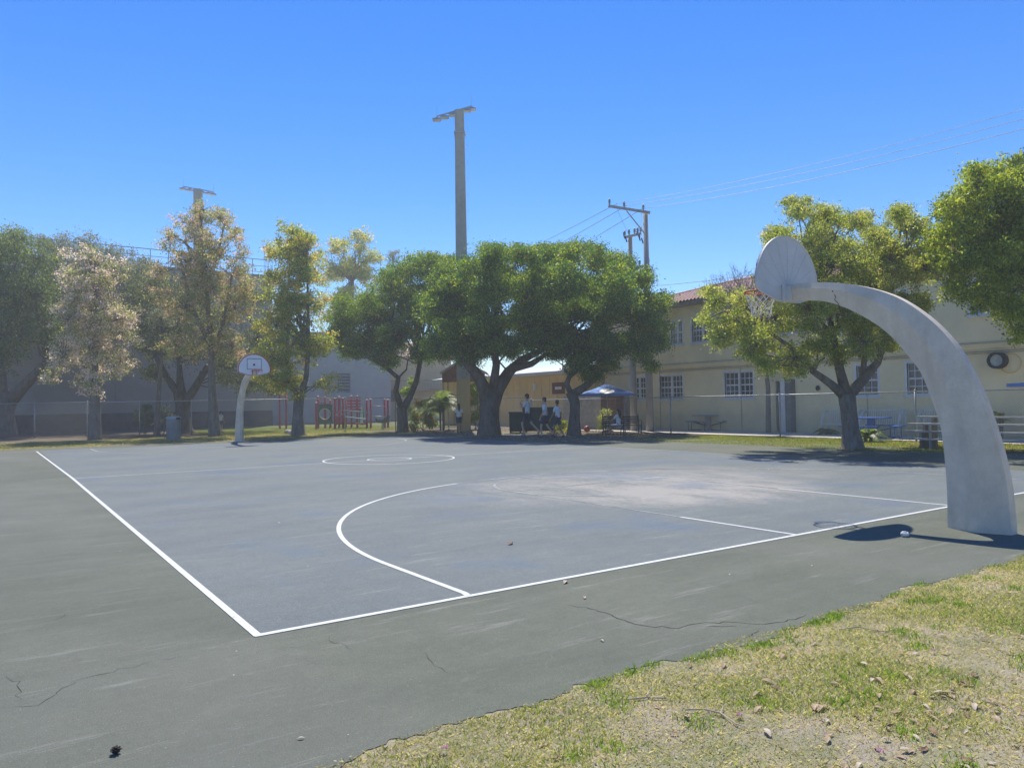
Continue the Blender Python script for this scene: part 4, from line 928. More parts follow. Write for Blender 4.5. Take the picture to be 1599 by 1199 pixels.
tree('dense_tree', 'biggest dense dark green tree with a thick forked trunk at the centre', 'tree', 765, 36, [(764, 682, 19), (764, 655, 15.5), (765, 628, 15.5), (766, 612, 12)], [[(760, 632, 11), (757, 608, 11), (745, 585, 9), (728, 565, 8), (708, 545, 5)], [(770, 632, 11), (777, 608, 11), (795, 580, 9), (815, 562, 7), (850, 545, 4)], [(768, 620, 8), (775, 570, 6), (770, 530, 5)], [(800, 576, 6), (830, 568, 5), (858, 550, 3)]],
     [(770, 402, 25), (810, 401, 25), (850, 402, 25), (890, 403, 25), (930, 404, 24), (965, 415, 25), (1000, 437, 20), (740, 425, 30), (702, 440, 28), (682, 480, 32), (720, 490, 42), (770, 455, 46), (830, 455, 46), (890, 455, 46), (950, 465, 46), (1000, 480, 32), (1022, 520, 22), (760, 518, 38), (702, 528, 34), (822, 505, 34), (684, 545, 22), (740, 550, 26), (800, 545, 22), (842, 535, 28), (1012, 500, 26), (1028, 535, 15), (1004, 548, 18), (1016, 572, 10), (1035, 470, 14)], 190000, .096, .044, DK, group='dense round trees along the court', mat=M_barkd, clump=.27)
tree('dense_tree', 'smallest dense dark green tree with a thin twisted trunk left of the blue umbrella', 'tree', 896, 34, [(896, 681, 12), (897, 655, 8.5), (898, 630, 8), (892, 612, 9)], [[(892, 615, 5), (885, 600, 4.5), (889, 588, 4), (900, 580, 3)], [(896, 615, 7), (912, 605, 6), (928, 592, 4.5), (940, 575, 3)]],
     [(868, 498, 22), (902, 486, 22), (940, 490, 26), (885, 535, 28), (932, 538, 34), (970, 540, 20), (905, 572, 18), (924, 584, 14), (866, 548, 14), (952, 568, 12)], 52000, .092, .042, DK, group='dense round trees along the court', mat=M_barkd, clump=.25)
tree('olive_tree', 'airy olive green tree with branching trunk behind the near hoop', 'tree', 1331, 22.3, [(1332, 701, 17), (1328, 670, 12.5), (1325, 640, 12), (1322, 615, 13)], [[(1318, 618, 8), (1298, 600, 6.5), (1270, 580, 5), (1238, 545, 3.5), (1190, 510, 2)], [(1322, 618, 9), (1312, 580, 7), (1300, 520, 5), (1285, 440, 3)], [(1326, 616, 9), (1345, 596, 8), (1370, 566, 6), (1386, 520, 4), (1395, 430, 2.5)], [(1345, 596, 5), (1350, 560, 4), (1345, 480, 3)]],
     [(1247, 328, 24), (1290, 345, 26), (1340, 348, 24), (1402, 340, 26), (1432, 362, 24), (1212, 372, 24), (1250, 400, 40), (1320, 405, 45), (1390, 410, 45), (1440, 420, 34), (1118, 472, 20), (1150, 500, 28), (1128, 528, 26), (1180, 540, 34), (1210, 500, 36), (1260, 480, 45), (1320, 490, 45), (1380, 490, 40), (1430, 480, 28), (1240, 560, 30), (1200, 572, 18), (1290, 545, 34), (1350, 535, 30), (1390, 530, 22), (1105, 455, 12), (1200, 440, 24), (1100, 500, 12), (1230, 430, 30), (1300, 450, 36), (1360, 450, 36), (1450, 395, 26), (1280, 370, 26), (1370, 375, 28), (1160, 465, 18)], 92000, .078, .030, OLV, airy=1, clump=.16, twigs=1.2, thick=.6)
tree('green_tree', 'bright green leafy crown hanging in at the upper right edge', 'tree', 1690, 20, [(1690, 720, 16), (1690, 600, 12), (1680, 500, 9)], [[(1685, 560, 7), (1640, 480, 5), (1590, 420, 3)], [(1680, 510, 7), (1620, 420, 4), (1560, 350, 2.5)]],
     [(1525, 292, 36), (1582, 285, 40), (1488, 322, 24), (1474, 372, 24), (1515, 350, 40), (1570, 350, 46), (1502, 408, 36), (1562, 420, 42), (1468, 400, 14), (1535, 465, 26), (1580, 485, 30), (1592, 520, 16), (1640, 350, 75), (1670, 440, 70), (1490, 450, 18), (1720, 380, 70)], 75000, .085, .04, BRI, clump=.2, thick=.6)
# bare tree
b = MB(); D = 34; base = gb(1200, D); o0 = Vector(base)
def grow(p, d, L, r, lev):
    q = p+d*L; m = p+d*L*.5+Vector((rnd.gauss(0, .06), rnd.gauss(0, .06), 0))*L; b.tube([p, m, q], [r, r*.8, r*.6], 4, cap=False)
    if lev <= 0: return
    for k in range(3 if lev > 1 else 3):
        nd = (d+Vector((rnd.gauss(0, .42), rnd.gauss(0, .42), rnd.gauss(.12, .25)))).normalized(); grow(q if k else m, nd, L*rnd.uniform(.62, .88), max(.006, r*.58), lev-1)
b.tube([(0, 0, -.1), (.05, 0, 2), (-.1, .1, 4.3)], [.13, .1, .08], 8)
for k in range(6): grow(Vector((-.1, .1, 4.0)), Vector((-.62*cyw+.3*rnd.gauss(0, 1), .62*syw+.3*rnd.gauss(0, 1), 1)).normalized(), 1.15, .045, 5)
bt = empty('bare_tree', tuple(base), 'leafless tree with fine twigs above the clay roof left of the near backboard', 'tree'); b.build('branch', M_bark, bt, fix=False)
# shrubs
def shrub(name, label, x, D, blobs, n, L, Wd, pal, group=None, cat='shrub'):
    base = gb(x, D); root = empty(name, tuple(base), label, cat, group); k = D/FPX
    B = [(np.array(at(px, py, D+rnd.uniform(-.3, .3)))-base, r*k) for px, py, r in blobs]
    crown('foliage', B, n, L, Wd, pal, root, 0, .16, per=12); s = MB()
    for c, r in B: vine(s, (rnd.uniform(-.1, .1), rnd.uniform(-.1, .1), 0), c, .02, .008, 4)
    s.build('stem', M_bark, root, fix=False); return root
shrub('shrub', 'dark shrub between the flowering tree and the trash barrel', 226, 46, [(216, 648, 10), (228, 640, 12), (240, 652, 10), (225, 660, 10)], 2500, .10, .05, OAK)
shrub('shrub', 'small shrub speckled with white flowers behind the slim tree', 256, 45, [(255, 642, 8), (264, 650, 8), (252, 656, 8)], 1500, .09, .05, [(3, (.06, .1, .04)), (2, (.6, .55, .55))])
shrub('shrub', 'bright yellow green shrub between the yellow pole foot and the thick trunk', 742, 44.5, [(738, 610, 11), (748, 600, 12), (742, 628, 12), (752, 642, 9), (740, 652, 10)], 5000, .10, .06, [(3, (.20, .30, .03)), (2, (.12, .2, .03)), (1, (.3, .34, .05))])
shrub('shrub', 'light green leafy shrub with red flowers right of the leaning double trunk', 662, 44, [(650, 655, 10), (665, 650, 11), (672, 662, 10), (656, 632, 9), (645, 668, 7)], 5000, .10, .05, [(4, (.16, .25, .05)), (3, (.10, .17, .04)), (1, (.45, .05, .08))])
shrub('shrub', 'green bush behind the leaning double trunk', 640, 47, [(636, 612, 12), (645, 596, 9), (638, 640, 13)], 3000, .12, .06, [(3, (.17, .24, .05)), (2, (.10, .15, .04))])
shrub('shrub', 'low yellow leaved shrub between the walking pupils and the thin twisted trunk', 878, 37, [(874, 668, 5), (880, 662, 5), (884, 671, 4)], 900, .10, .05, [(3, (.35, .36, .06)), (2, (.15, .22, .04))])
shrub('shrub', 'loose shrub under the blue umbrella behind the iron bench', 942, 39, [(940, 655, 7), (946, 645, 6), (938, 666, 6)], 1200, .09, .04, OLV)
for i, (px, D) in enumerate(((1180, 37.2), (1240, 35.6), (1268, 34), (1290, 33), (1160, 38), (1215, 36.5))):
    shrub('weed', 'scrubby weed at the foot of the yellow wall, '+['left of the slate door', 'just right of the dark grey strip', 'below the wall lamp', 'beside the left white bench', 'under the double window', 'touching the slate door'][i], px, D, [(px, 672+i*.5, 4), (px+4, 668, 3)], 160, .10, .04, OLV, 'weeds along the foot of the yellow wall', 'weed')
def palm(label, x, D, h, n, fl_, col, trunk=True, name='palm'):
    base = gb(x, D); root = empty(name, tuple(base), label, 'palm'); qs = []; rs_ = MB()
    for k in range(n):
        a = k*2.4+rnd.uniform(-.2, .2); el = rnd.uniform(.5, 1.35); d = np.array([math.cos(a), math.sin(a)]); pts = []
        z0_ = h*rnd.uniform(.55, 1) if trunk else .1; L = fl_*rnd.uniform(.8, 1.2)
        for i in range(9):
            t = i/8; rr = L*t*math.cos(el)*(1+.2*t); z = z0_+L*t*math.sin(el)-L*.75*t*t; pts.append(np.array([d[0]*rr, d[1]*rr, z]))
        rs_.tube(pts, [.014-.0014*i for i in range(9)], 4)
        for i in range(1, 9):
            for j in range(3):
                p = pts[i-1]+(pts[i]-pts[i-1])*(j/3); dr = unit((pts[i]-pts[i-1])[None])[0]; sd = np.array([-d[1], d[0], 0])
                for sg in (-1, 1):
                    ll = .38*L*(1-abs(i/8-.45))*.9; dv = unit((dr*.6+sd*sg+np.array([0, 0, -.45]))[None])[0]; w = dr*.022
                    qs.append([p-w, p+w, p+dv*ll*.6+w*.8, p+dv*ll])
    qs = np.array(qs); pal = [(3, col), (2, tuple(c*.7 for c in col)), (1, tuple(min(1, c*1.4) for c in col))]
    link('fronds', quads_mesh('fronds', qs, pick(pal, len(qs)), M_leaf), None, root)
    if trunk:
        for k in range(4): a = k*1.6; rs_.tube([(.1*math.cos(a), .1*math.sin(a), 0), (.15*math.cos(a), .15*math.sin(a), h)], .035, 6)
    rs_.build('stem', M_bark, root, fix=False)
palm('clumping palm with drooping fronds left of the light pole', 690, 43.5, 1.9, 26, 1.7, (.15, .23, .05))
palm('second drooping palm closer to the leaning double trunk', 673, 46, 1.6, 20, 1.6, (.17, .24, .06))
palm('small yellow palm beside the bleachers right of the concrete post', 1560, 26.5, .9, 12, .55, (.33, .34, .06))
palm('strappy green plant in front of the blue picnic table', 1356, 25.5, .25, 16, .75, (.17, .25, .09), True, 'strappy_plant')
palm('spiky low plant by the yellow wall left of the olive tree', 1293, 31.5, .05, 12, .7, (.12, .17, .06), True, 'strappy_plant')
# ================================================================== FURNITURE
# trash barrel
p = G(271, 686); tb_ = empty('trash_barrel', (p[0], p[1], 0), 'grey ribbed trash barrel with lid on the lawn beside the far baseline', 'trash can')
b = MB(); b.lathe([(0, -.03), (.29, -.03), (.30, .02), (.31, .3), (.33, .31), (.33, .34), (.31, .35), (.315, .65), (.335, .66), (.335, .69), (.315, .70), (.32, 1.0), (0, 1.0)], 28); b.build('body', M_bin, tb_)
b = MB(); b.lathe([(.31, 1.0), (.345, 1.0), (.345, 1.06), (.33, 1.10), (.25, 1.14), (0, 1.15)], 28); ld = b.build('lid', simple('lid_grey', (.40, .42, .41), .5), tb_)
b = MB(); b.box(.05, -.37, .98, .25, -.33, 1.09); b.build('hinge_flap', M_black, ld)
for k in range(20): a = k*math.pi/10; b = MB(); b.tube([(.318*math.cos(a), .318*math.sin(a), .03), (.325*math.cos(a), .325*math.sin(a), .97)], .012, 5); b.build('rib', M_bin, tb_)
# dark green storage boxes
for (x, D, w, d_, h, lab) in ((806, 38.6, .62, .7, 1.08, 'small dark green storage box left of the walking pupils'), (845, 39, 1.85, .9, 1.30, 'large dark green storage box behind the walking pupils')):
    p = gb(x, D); r = empty('storage_box', tuple(p), lab, 'storage box', 'dark green storage boxes under the big tree', -YAW-.1)
    b = MB(); b.box(-w/2, -d_/2, .06, w/2, d_/2, h-.1); b.build('body', M_box, r, bevel=.015)
    b = MB(); b.box(-w/2-.03, -d_/2-.03, h-.1+.002, w/2+.03, d_/2+.03, h); b.build('lid', M_box, r, bevel=.02)
    for sx in (-1, 1): b = MB(); b.tube([(sx*w*.4-.04, -d_/2, .06), (sx*w*.4+.04, -d_/2, .06)], .06, 12); b.build('wheel', M_black, r)
    b = MB(); b.tube([(-w*.3, -d_/2-.05, h-.2), (w*.3, -d_/2-.05, h-.2)], .015, 6); b.build('handle', M_black, r)
# umbrellas
def umbrella(label, x, D, R_, zh, zt, oval):
    p = gb(x, D); r = empty('patio_umbrella', tuple(p), label, 'umbrella', 'blue patio umbrellas', .3); b = MB(); n = 8; vs = [(0, 0, zt)]
    for k in range(n): a = 2*math.pi*k/n; vs += [(R_*.5*math.cos(a), R_*.5*math.sin(a), zh+(zt-zh)*.46), (R_*math.cos(a), R_*math.sin(a), zh), (R_*math.cos(a), R_*math.sin(a), zh-.12)]
    fs = []
    for k in range(n): i = 1+3*k; j = 1+3*((k+1) % n); fs += [(0, i, j), (i, i+1, j+1, j), (i+1, i+2, j+2, j+1)]
    b.add(vs, fs); cn = b.build('canopy', M_umb, r, fix=False)
    if oval:
        th = -YAW-.3+math.pi/2; b = MB(); vs = []
        ca = math.atan2(CY-p[1], CX-p[0])-.3; dx, dy = math.cos(ca), math.sin(ca)
        for k in range(20):
            a = 2*math.pi*k/20; s = .36*math.cos(a); t = .12*math.sin(a); z = zh+.10+t; rr = R_*.985*(1-(z-zh)/(zt-zh)*.93)+.06
            vs.append((dx*rr-dy*s, dy*rr+dx*s, z))
        b.add(vs, [tuple(range(20))]); b.build('white_oval_logo', M_white, cn, fix=False)
    b = MB(); b.tube([(0, 0, 0), (0, 0, zt+.06)], .024, 8); b.build('pole', simple('pale_pole', (.55, .52, .46), .5), r)
    b = MB(); b.lathe([(0, 0), (.3, 0), (.3, .06), (.06, .12), (0, .12)], 16); b.build('base', M_dkmetal, r)
    for k in range(n): a = 2*math.pi*k/n; b = MB(); b.bar((0, 0, zt-.06), (R_*.98*math.cos(a), R_*.98*math.sin(a), zh-.01), .015); b.build('rib', M_metal, r)
    return r
umbrella('open blue patio umbrella with white oval logo above the seated girl', 949, 37.5, 1.42, 1.93, 2.42, True)
umbrella('blue patio umbrella cut off by the right edge of the view', 1618, 27.0, 1.1, 1.93, 2.3, False)
# iron bench
def iron_bench(x, D, rz, label):
    p = gb(x, D); r = empty('iron_bench', tuple(p), label, 'bench', None, rz); b = MB()
    for k in range(5): b = MB(); b.box(-.85, -.22+k*.1, .43, .85, -.15+k*.1, .455); b.build('seat_slat', M_dkmetal, r)
    for k in range(4): b = MB(); b.box(-.85, .27+k*.015, .52+k*.09, .85, .29+k*.015, .58+k*.09); b.build('back_slat', M_dkmetal, r)
    for sx in (-.82, 0, .82):
        b = MB(); b.tube([(sx, -.3, 0), (sx, -.2, .15), (sx, -.24, .3), (sx, -.22, .43)], .022, 6); b.tube([(sx, .38, 0), (sx, .26, .2), (sx, .25, .43), (sx, .34, .92), (sx, .42, .95)], .022, 6)
        b.tube([(sx, -.22, .42), (sx, .26, .42)], .02, 6)
        b.tube([(sx, -.24, .43), (sx, -.28, .58), (sx, -.2, .66), (sx, .0, .66), (sx, .28, .64)], .02, 6); b.tube([(sx, -.27, .0), (sx, -.36, .03)], .02, 6)
        b.build('leg', M_dkmetal, r, smooth=True)
    return r
iron_bench(972, 33.6, -YAW+.1+math.pi*0, 'dark ornate iron bench with the seated girl')
iron_bench(0, 1, 0, 'x') if False else None
# red ball
p = G(916.5, 675); b = MB(); b.ball((0, 0, .17), .16, 20); o = b.build('playground_ball', simple('faded_red_rubber', (.6, .14, .10), .5), loc=(p[0], p[1], 0), smooth=True); tag(o, 'red ball on the ground between the thin twisted trunk and the iron bench', 'ball')
p = G(903, 669); b = MB(); b.box(-.16, -.1, 0, .16, .1, .06); b.box(-.1, -.06, .06, .1, .06, .12); o = b.build('food_container', M_white, loc=(p[0], p[1], 0), bevel=.015); tag(o, 'small white box on the ground beside the red ball', 'box')
# picnic tables
def picnic(x, D, mat, label, rz, s=1.0):
    p = gb(x, D); r = empty('picnic_table', tuple(p), label, 'picnic table', 'square picnic tables beyond the fence', rz)
    b = MB(); b.box(-.58*s, -.58*s, .72, .58*s, .58*s, .765); b.build('table_top', mat, r, bevel=.015)
    for k in range(4):
        M = Matrix.Rotation(k*math.pi/2, 4, 'Z'); b = MB(); b.box(-.5*s, .80*s, .42, .5*s, 1.06*s, .46, M=M); b.build('bench_seat', mat, r, bevel=.012)
        b = MB()
        for sx in (-.38, .38): b.tube([M@Vector((sx*s, .93*s, .42)), M@Vector((sx*s, .93*s, .02)), M@Vector((sx*s*.6, .3*s, .02))], .022, 6); 
        b.tube([M@Vector((0, .9*s, .40)), M@Vector((0, .2*s, .25))], .022, 6); b.build('leg', M_blueT if mat is M_blueT else M_dkmetal, r, smooth=True)
    b = MB(); b.box(-.11, -.11, 0, .11, .11, .72); b.build('pedestal', mat if mat is M_blueT else M_poled, r)
    return r
picnic(1106, 38, M_gbT, 'grey blue square picnic table in front of the double window', .15)
picnic(1361, 28.2, M_blueT, 'bright blue square picnic table behind the olive tree trunk', .2)
# bleacher
br = empty('bleacher', (21.0, 5, 0), 'low weathered plank bleacher seen either side of the near concrete post', 'bleacher')
for i, (u, z) in enumerate(((20.7, .26), (21.25, .46), (21.8, .66), (22.4, .86))):
    vl = onx((1428, 1414, 1420, 1434)[i], 690, u)[1]
    for k in range(2): b = MB(); b.box(u-.15+k*.16, -2.2, z, u+.0+k*.16, vl, z+.045); b.build('seat_plank', M_bleach, br)
    if i: b = MB(); b.box(u-.38, -2.2, z-.22, u-.20, vl, z-.18); b.build('foot_plank', M_bleach, br)
    for v in (vl-.5, 5.0, 2.2, -.6): b = MB(); b.box(u-.10, v-.035, -.03, u+.12, v+.035, z-.002); b.build('support_block', simple('grey_block', (.26, .25, .23), .9), br)
settle(br)
# white ornate benches
def white_bench(x, X, w, label):
    p = onx(x, 670, X); r = empty('garden_bench', (X, p[1], 0), label, 'bench', 'white garden benches against the yellow wall', math.pi/2*3)
    for k in range(4): b = MB(); b.box(-w/2, -.4+k*.11, .40, w/2, -.31+k*.11, .425); b.build('seat_slat', M_white, r)
    n = int(w/.09)
    for k in range(n+1): x_ = -w/2+w*k/n; b = MB(); b.bar((x_, .06, .42), (x_*.98, .14, .98), .022); b.build('back_slat', M_white, r)
    b = MB(); b.bar((-w/2, .145, 1.0), (w/2, .145, 1.0), .05, .04); b.build('back_rail', M_white, r)
    for sx in (-1, 1):
        b = MB(); pts = [(sx*w/2, .08-.5*math.sin(t)*1.0, 1.0-.55*(1-math.cos(t))) for t in np.linspace(0, math.pi/2, 7)]
        b.tube(pts+[(sx*w/2, -.42, 0)], .03, 6); b.tube([(sx*w/2, .1, 1.0), (sx*w/2, .1, 0)], .028, 6)
        b.tube([(sx*w/2, .02-.32*math.sin(t), .9-.45*(1-math.cos(t))) for t in np.linspace(0, math.pi/2, 7)], .02, 6); b.build('arm', M_white, r, smooth=True)
    return r
white_bench(1317, 27.9, 1.5, 'white slatted garden bench left of the olive tree trunk against the wall')
white_bench(1381, 27.9, 1.6, 'white slatted garden bench behind the bright blue picnic table')
white_bench(1475, 27.9, 1.6, 'white slatted garden bench partly hidden by the near concrete post')
# playground
DP = 50
pgp = gb(540, DP); pg_ = empty('play_structure', tuple(pgp), 'red and green playground climbing structure with panel and ramp behind the left fence', 'playground structure')
def pl(px, z, dd=0):
    q = gb(px, DP+dd)-pgp; return Vector((q[0], q[1], z))
for (px, top, dd) in [(a_, t_*.87, d_) for a_, t_, d_ in ((494, 2.0, 0), (497, 2.5, 2), (508, 2.45, 1.5), (523, 2.3, 0), (530, 2.45, 2), (536, 2.3, .2), (549, 2.5, 2.4), (558, 2.5, 2.5), (573, 2.15, 0), (579, 2.2, .5), (601, 2.2, 1.4), (606, 2.15, 1.2), (516, 2.2, 2.2), (540, 2.3, 2))]:
    b = MB(); b.tube([pl(px, -.02, dd), pl(px, top, dd)], .075, 10); po = b.build('post', M_pred, pg_, smooth=True); b = MB(); b.ball(pl(px, top+.02, dd), (.095, .095, .06), 10); b.build('cap', simple('pale_cap', (.62, .45, .45), .5), po)
# tunnel panel
c0, c1 = pl(497, 0), pl(519, 0); dx = (c1-c0); L = dx.length; dx /= L; b = MB(); ring = 20; z0, z1 = .35, 1.65; cc = Vector((L/2, 0, 1.0)); vs = []; 
dn = Vector((-dx.y, dx.x, 0))*.05
outp = []; inp = []
for k in range(ring):
    a = 2*math.pi*k/ring; ca, sa = math.cos(a), math.sin(a); m = max(abs(ca)/(L/2), abs(sa)/.68); outp.append((L/2+ca/m, 1.0+sa/m)); inp.append((L/2+.36*ca, 1.0+.36*sa))
for sgn in (-1, 1):
    for P_ in (outp, inp): vs += [c0+dx*x_+dn*sgn+Vector((0, 0, z_)) for x_, z_ in P_]
fs = [(k, (k+1) % ring, ring+(k+1) % ring, ring+k) for k in range(ring)]+[(2*ring+k, 3*ring+k, 3*ring+(k+1) % ring, 2*ring+(k+1) % ring) for k in range(ring)]+[(k, 2*ring+k, 2*ring+(k+1) % ring, (k+1) % ring) for k in range(ring)]+[(ring+k, ring+(k+1) % ring, 3*ring+(k+1) % ring, 3*ring+k) for k in range(ring)]
b.add(vs, fs); b.build('tunnel_panel', M_pgreen, pg_)
b = MB(); b.tube([c0+dx*(L/2+.36*math.cos(a))+dn*-1.3+Vector((0, 0, 1+.36*math.sin(a))) for a in np.linspace(0, 2*math.pi, 21)], .03, 6, cap=False); b.build('porthole_ring', simple('tan_plastic', (.6, .5, .3), .5), pg_)
def rail(a, c, za, zc, r, mat, name, dd=0):
    b = MB(); b.tube([pl(a, za, dd), pl(c, zc, dd)], r, 6); b.build(name, mat, pg_, smooth=True)
for (z, ) in ((1.75,), (2.1,)): rail(495, 510, z, z, .035, M_pred, 'top_bar', 0)
for k in range(5): rail(522+k*3.2, 522+k*3.2, 1.1, 2.0, .03, M_pred, 'bar', .1)
rail(521, 537, 2.0, 2.0, .04, M_pred, 'top_bar', .1); rail(521, 537, 1.1, 1.1, .04, M_pred, 'top_bar', .1)
b = MB(); b.add([pl(521, .85, 0), pl(574, .55, 0), pl(574, .55, 1.4), pl(521, .85, 1.4), pl(521, .92, 0), pl(574, .62, 0), pl(574, .62, 1.4), pl(521, .92, 1.4)], [(0, 1, 2, 3), (4, 7, 6, 5), (0, 4, 5, 1), (1, 5, 6, 2), (2, 6, 7, 3), (3, 7, 4, 0)]); b.build('ramp_deck', simple('teal_grey_deck', (.28, .38, .36), .6), pg_)
rail(535, 574, 1.25, 1.05, .05, simple('teal_grey_deck', (.28, .38, .36), .6), 'hand_rail', -.1); rail(527, 574, .35, .30, .05, M_pred, 'lower_rail', -.1)
rail(579, 603, 1.5, 1.45, .03, M_metal, 'hand_rail', .6); rail(579, 603, .8, .75, .03, M_metal, 'hand_rail', .6)
for k in range(9): rail(523+k*1.9, 525+k*1.6, .1+.1*(k % 3), .9, .03, M_pred, 'climber_rung', -.3)
b = MB(); q = pl(553, 0, 2); 
for k in range(5): b.box(q.x-.5, q.y-.03, 1.2+k*.2, q.x+.5, q.y+.03, 1.32+k*.2)
b.build('slat_wall', M_pred, pg_)
b = MB(); b.add([pl(560, 1.5, 2.5), pl(567, 1.5, 2.5), pl(569, .2, 1.2), pl(562, .2, 1.2), pl(560, 1.7, 2.55), pl(567, 1.7, 2.55), pl(569, .4, 1.25), pl(562, .4, 1.25)], [(0, 1, 2, 3), (0, 3, 7, 4), (1, 5, 6, 2)]); b.build('slide', M_pgreen, pg_)
p = gb(441, 52); sw = empty('swing_frame', tuple(p), 'pair of red playground posts left of the forked dark trunk', 'playground frame')
for px in (437, 447):
    q = gb(px, 52)-p; b = MB(); b.tube([(q[0], q[1], 0), (q[0], q[1], 2.5)], .07, 8); b.build('post', M_pred, sw, smooth=True)
q = gb(447, 52)-p; q2 = gb(437, 52)-p; b = MB(); b.tube([(q2[0], q2[1], 2.3), (q[0], q[1], 2.3)], .04, 8); b.build('top_bar', M_pred, sw)
p = gb(598, 47); sr = empty('spring_rider', tuple(p), 'small dark spring rider right of the red climbing structure', 'playground ride', rz=-YAW)
b = MB(); b.tube([(.09*math.cos(t), .09*math.sin(t), .02+.035*t/1.0*.3) for t in np.linspace(0, 38, 90)], .014, 5); b.build('spring', M_dkmetal, sr, smooth=True)
b = MB(); b.prism([(-.42, .5), (-.3, .42), (.25, .42), (.38, .55), (.45, .85), (.3, .95), (.2, .72), (-.05, .62), (-.3, .66), (-.46, .75)], -.05, .05, lambda p, q, d: (p, d, q)); b.build('body', M_pgreen, sr, bevel=.01)
b = MB(); b.tube([(.22, -.25, .82), (.22, .25, .82)], .018, 6); b.build('handle', M_pred, sr)
# stones at the foot of yellow tree
for i, (px, py, r_) in enumerate(((450, 677, .22), (458, 678, .26), (465, 677, .2))):
    p = G(px, py); bm = bmesh.new(); bmesh.ops.create_icosphere(bm, subdivisions=2, radius=r_)
    for v in bm.verts: v.co *= rnd.uniform(.82, 1.1); v.co.z = v.co.z*.7+r_*.4
    me = bpy.data.meshes.new('school_bag'); bm.to_mesh(me); bm.free()
    o = link('rock', me, simple('pale_rock', (.42, .42, .42), .85, scale=8), loc=(p[0], p[1], 0)); tag(o, ['left pale rock of the three at the forked dark trunk', 'middle and largest pale rock at the forked dark trunk', 'right pale rock touching the forked dark trunk'][i], 'rock', 'pale rocks at the foot of the yellowing tree')
# ================================================================== PEOPLE
def skin(name, verts, edges, radii, mat, parent, sub=2, root_i=0):
    me = bpy.data.meshes.new(name+'_cage'); me.from_pydata([tuple(v) for v in verts], edges, []); o = bpy.data.objects.new(name+'_cage', me); C.objects.link(o)
    m = o.modifiers.new('skin', 'SKIN'); m.use_smooth_shade = True; s = o.modifiers.new('sub', 'SUBSURF'); s.levels = sub; s.render_levels = sub
    for i, d in enumerate(me.skin_vertices[0].data):
        r = radii[i]; d.radius = r if isinstance(r, tuple) else (r, r); d.use_root = (i == root_i)
    dg = bpy.context.evaluated_depsgraph_get(); dg.update(); ev = o.evaluated_get(dg); m2 = bpy.data.meshes.new_from_object(ev); m2.name = name
    bpy.data.objects.remove(o); m2.materials.clear(); return link(name, m2, mat, parent, smooth=True)
M_skin = simple('skin', (.60, .38, .27), .6, var=.08, scale=8); M_skin2 = simple('darker_skin', (.34, .20, .13), .6, var=.08, scale=8)
M_shirt = simple('white_polo', (.80, .80, .80), .85, var=.06, scale=6, bump=.2); M_short = simple('navy_shorts', (.03, .045, .09), .85, var=.15, scale=6)
M_hair = simple('dark_hair', (.025, .018, .014), .6, var=.3, scale=30); M_shoe = simple('dark_shoe', (.05, .05, .055), .6); M_sock = simple('grey_shoe', (.35, .35, .36), .7)
M_eye = simple('eye', (.03, .02, .02), .2)
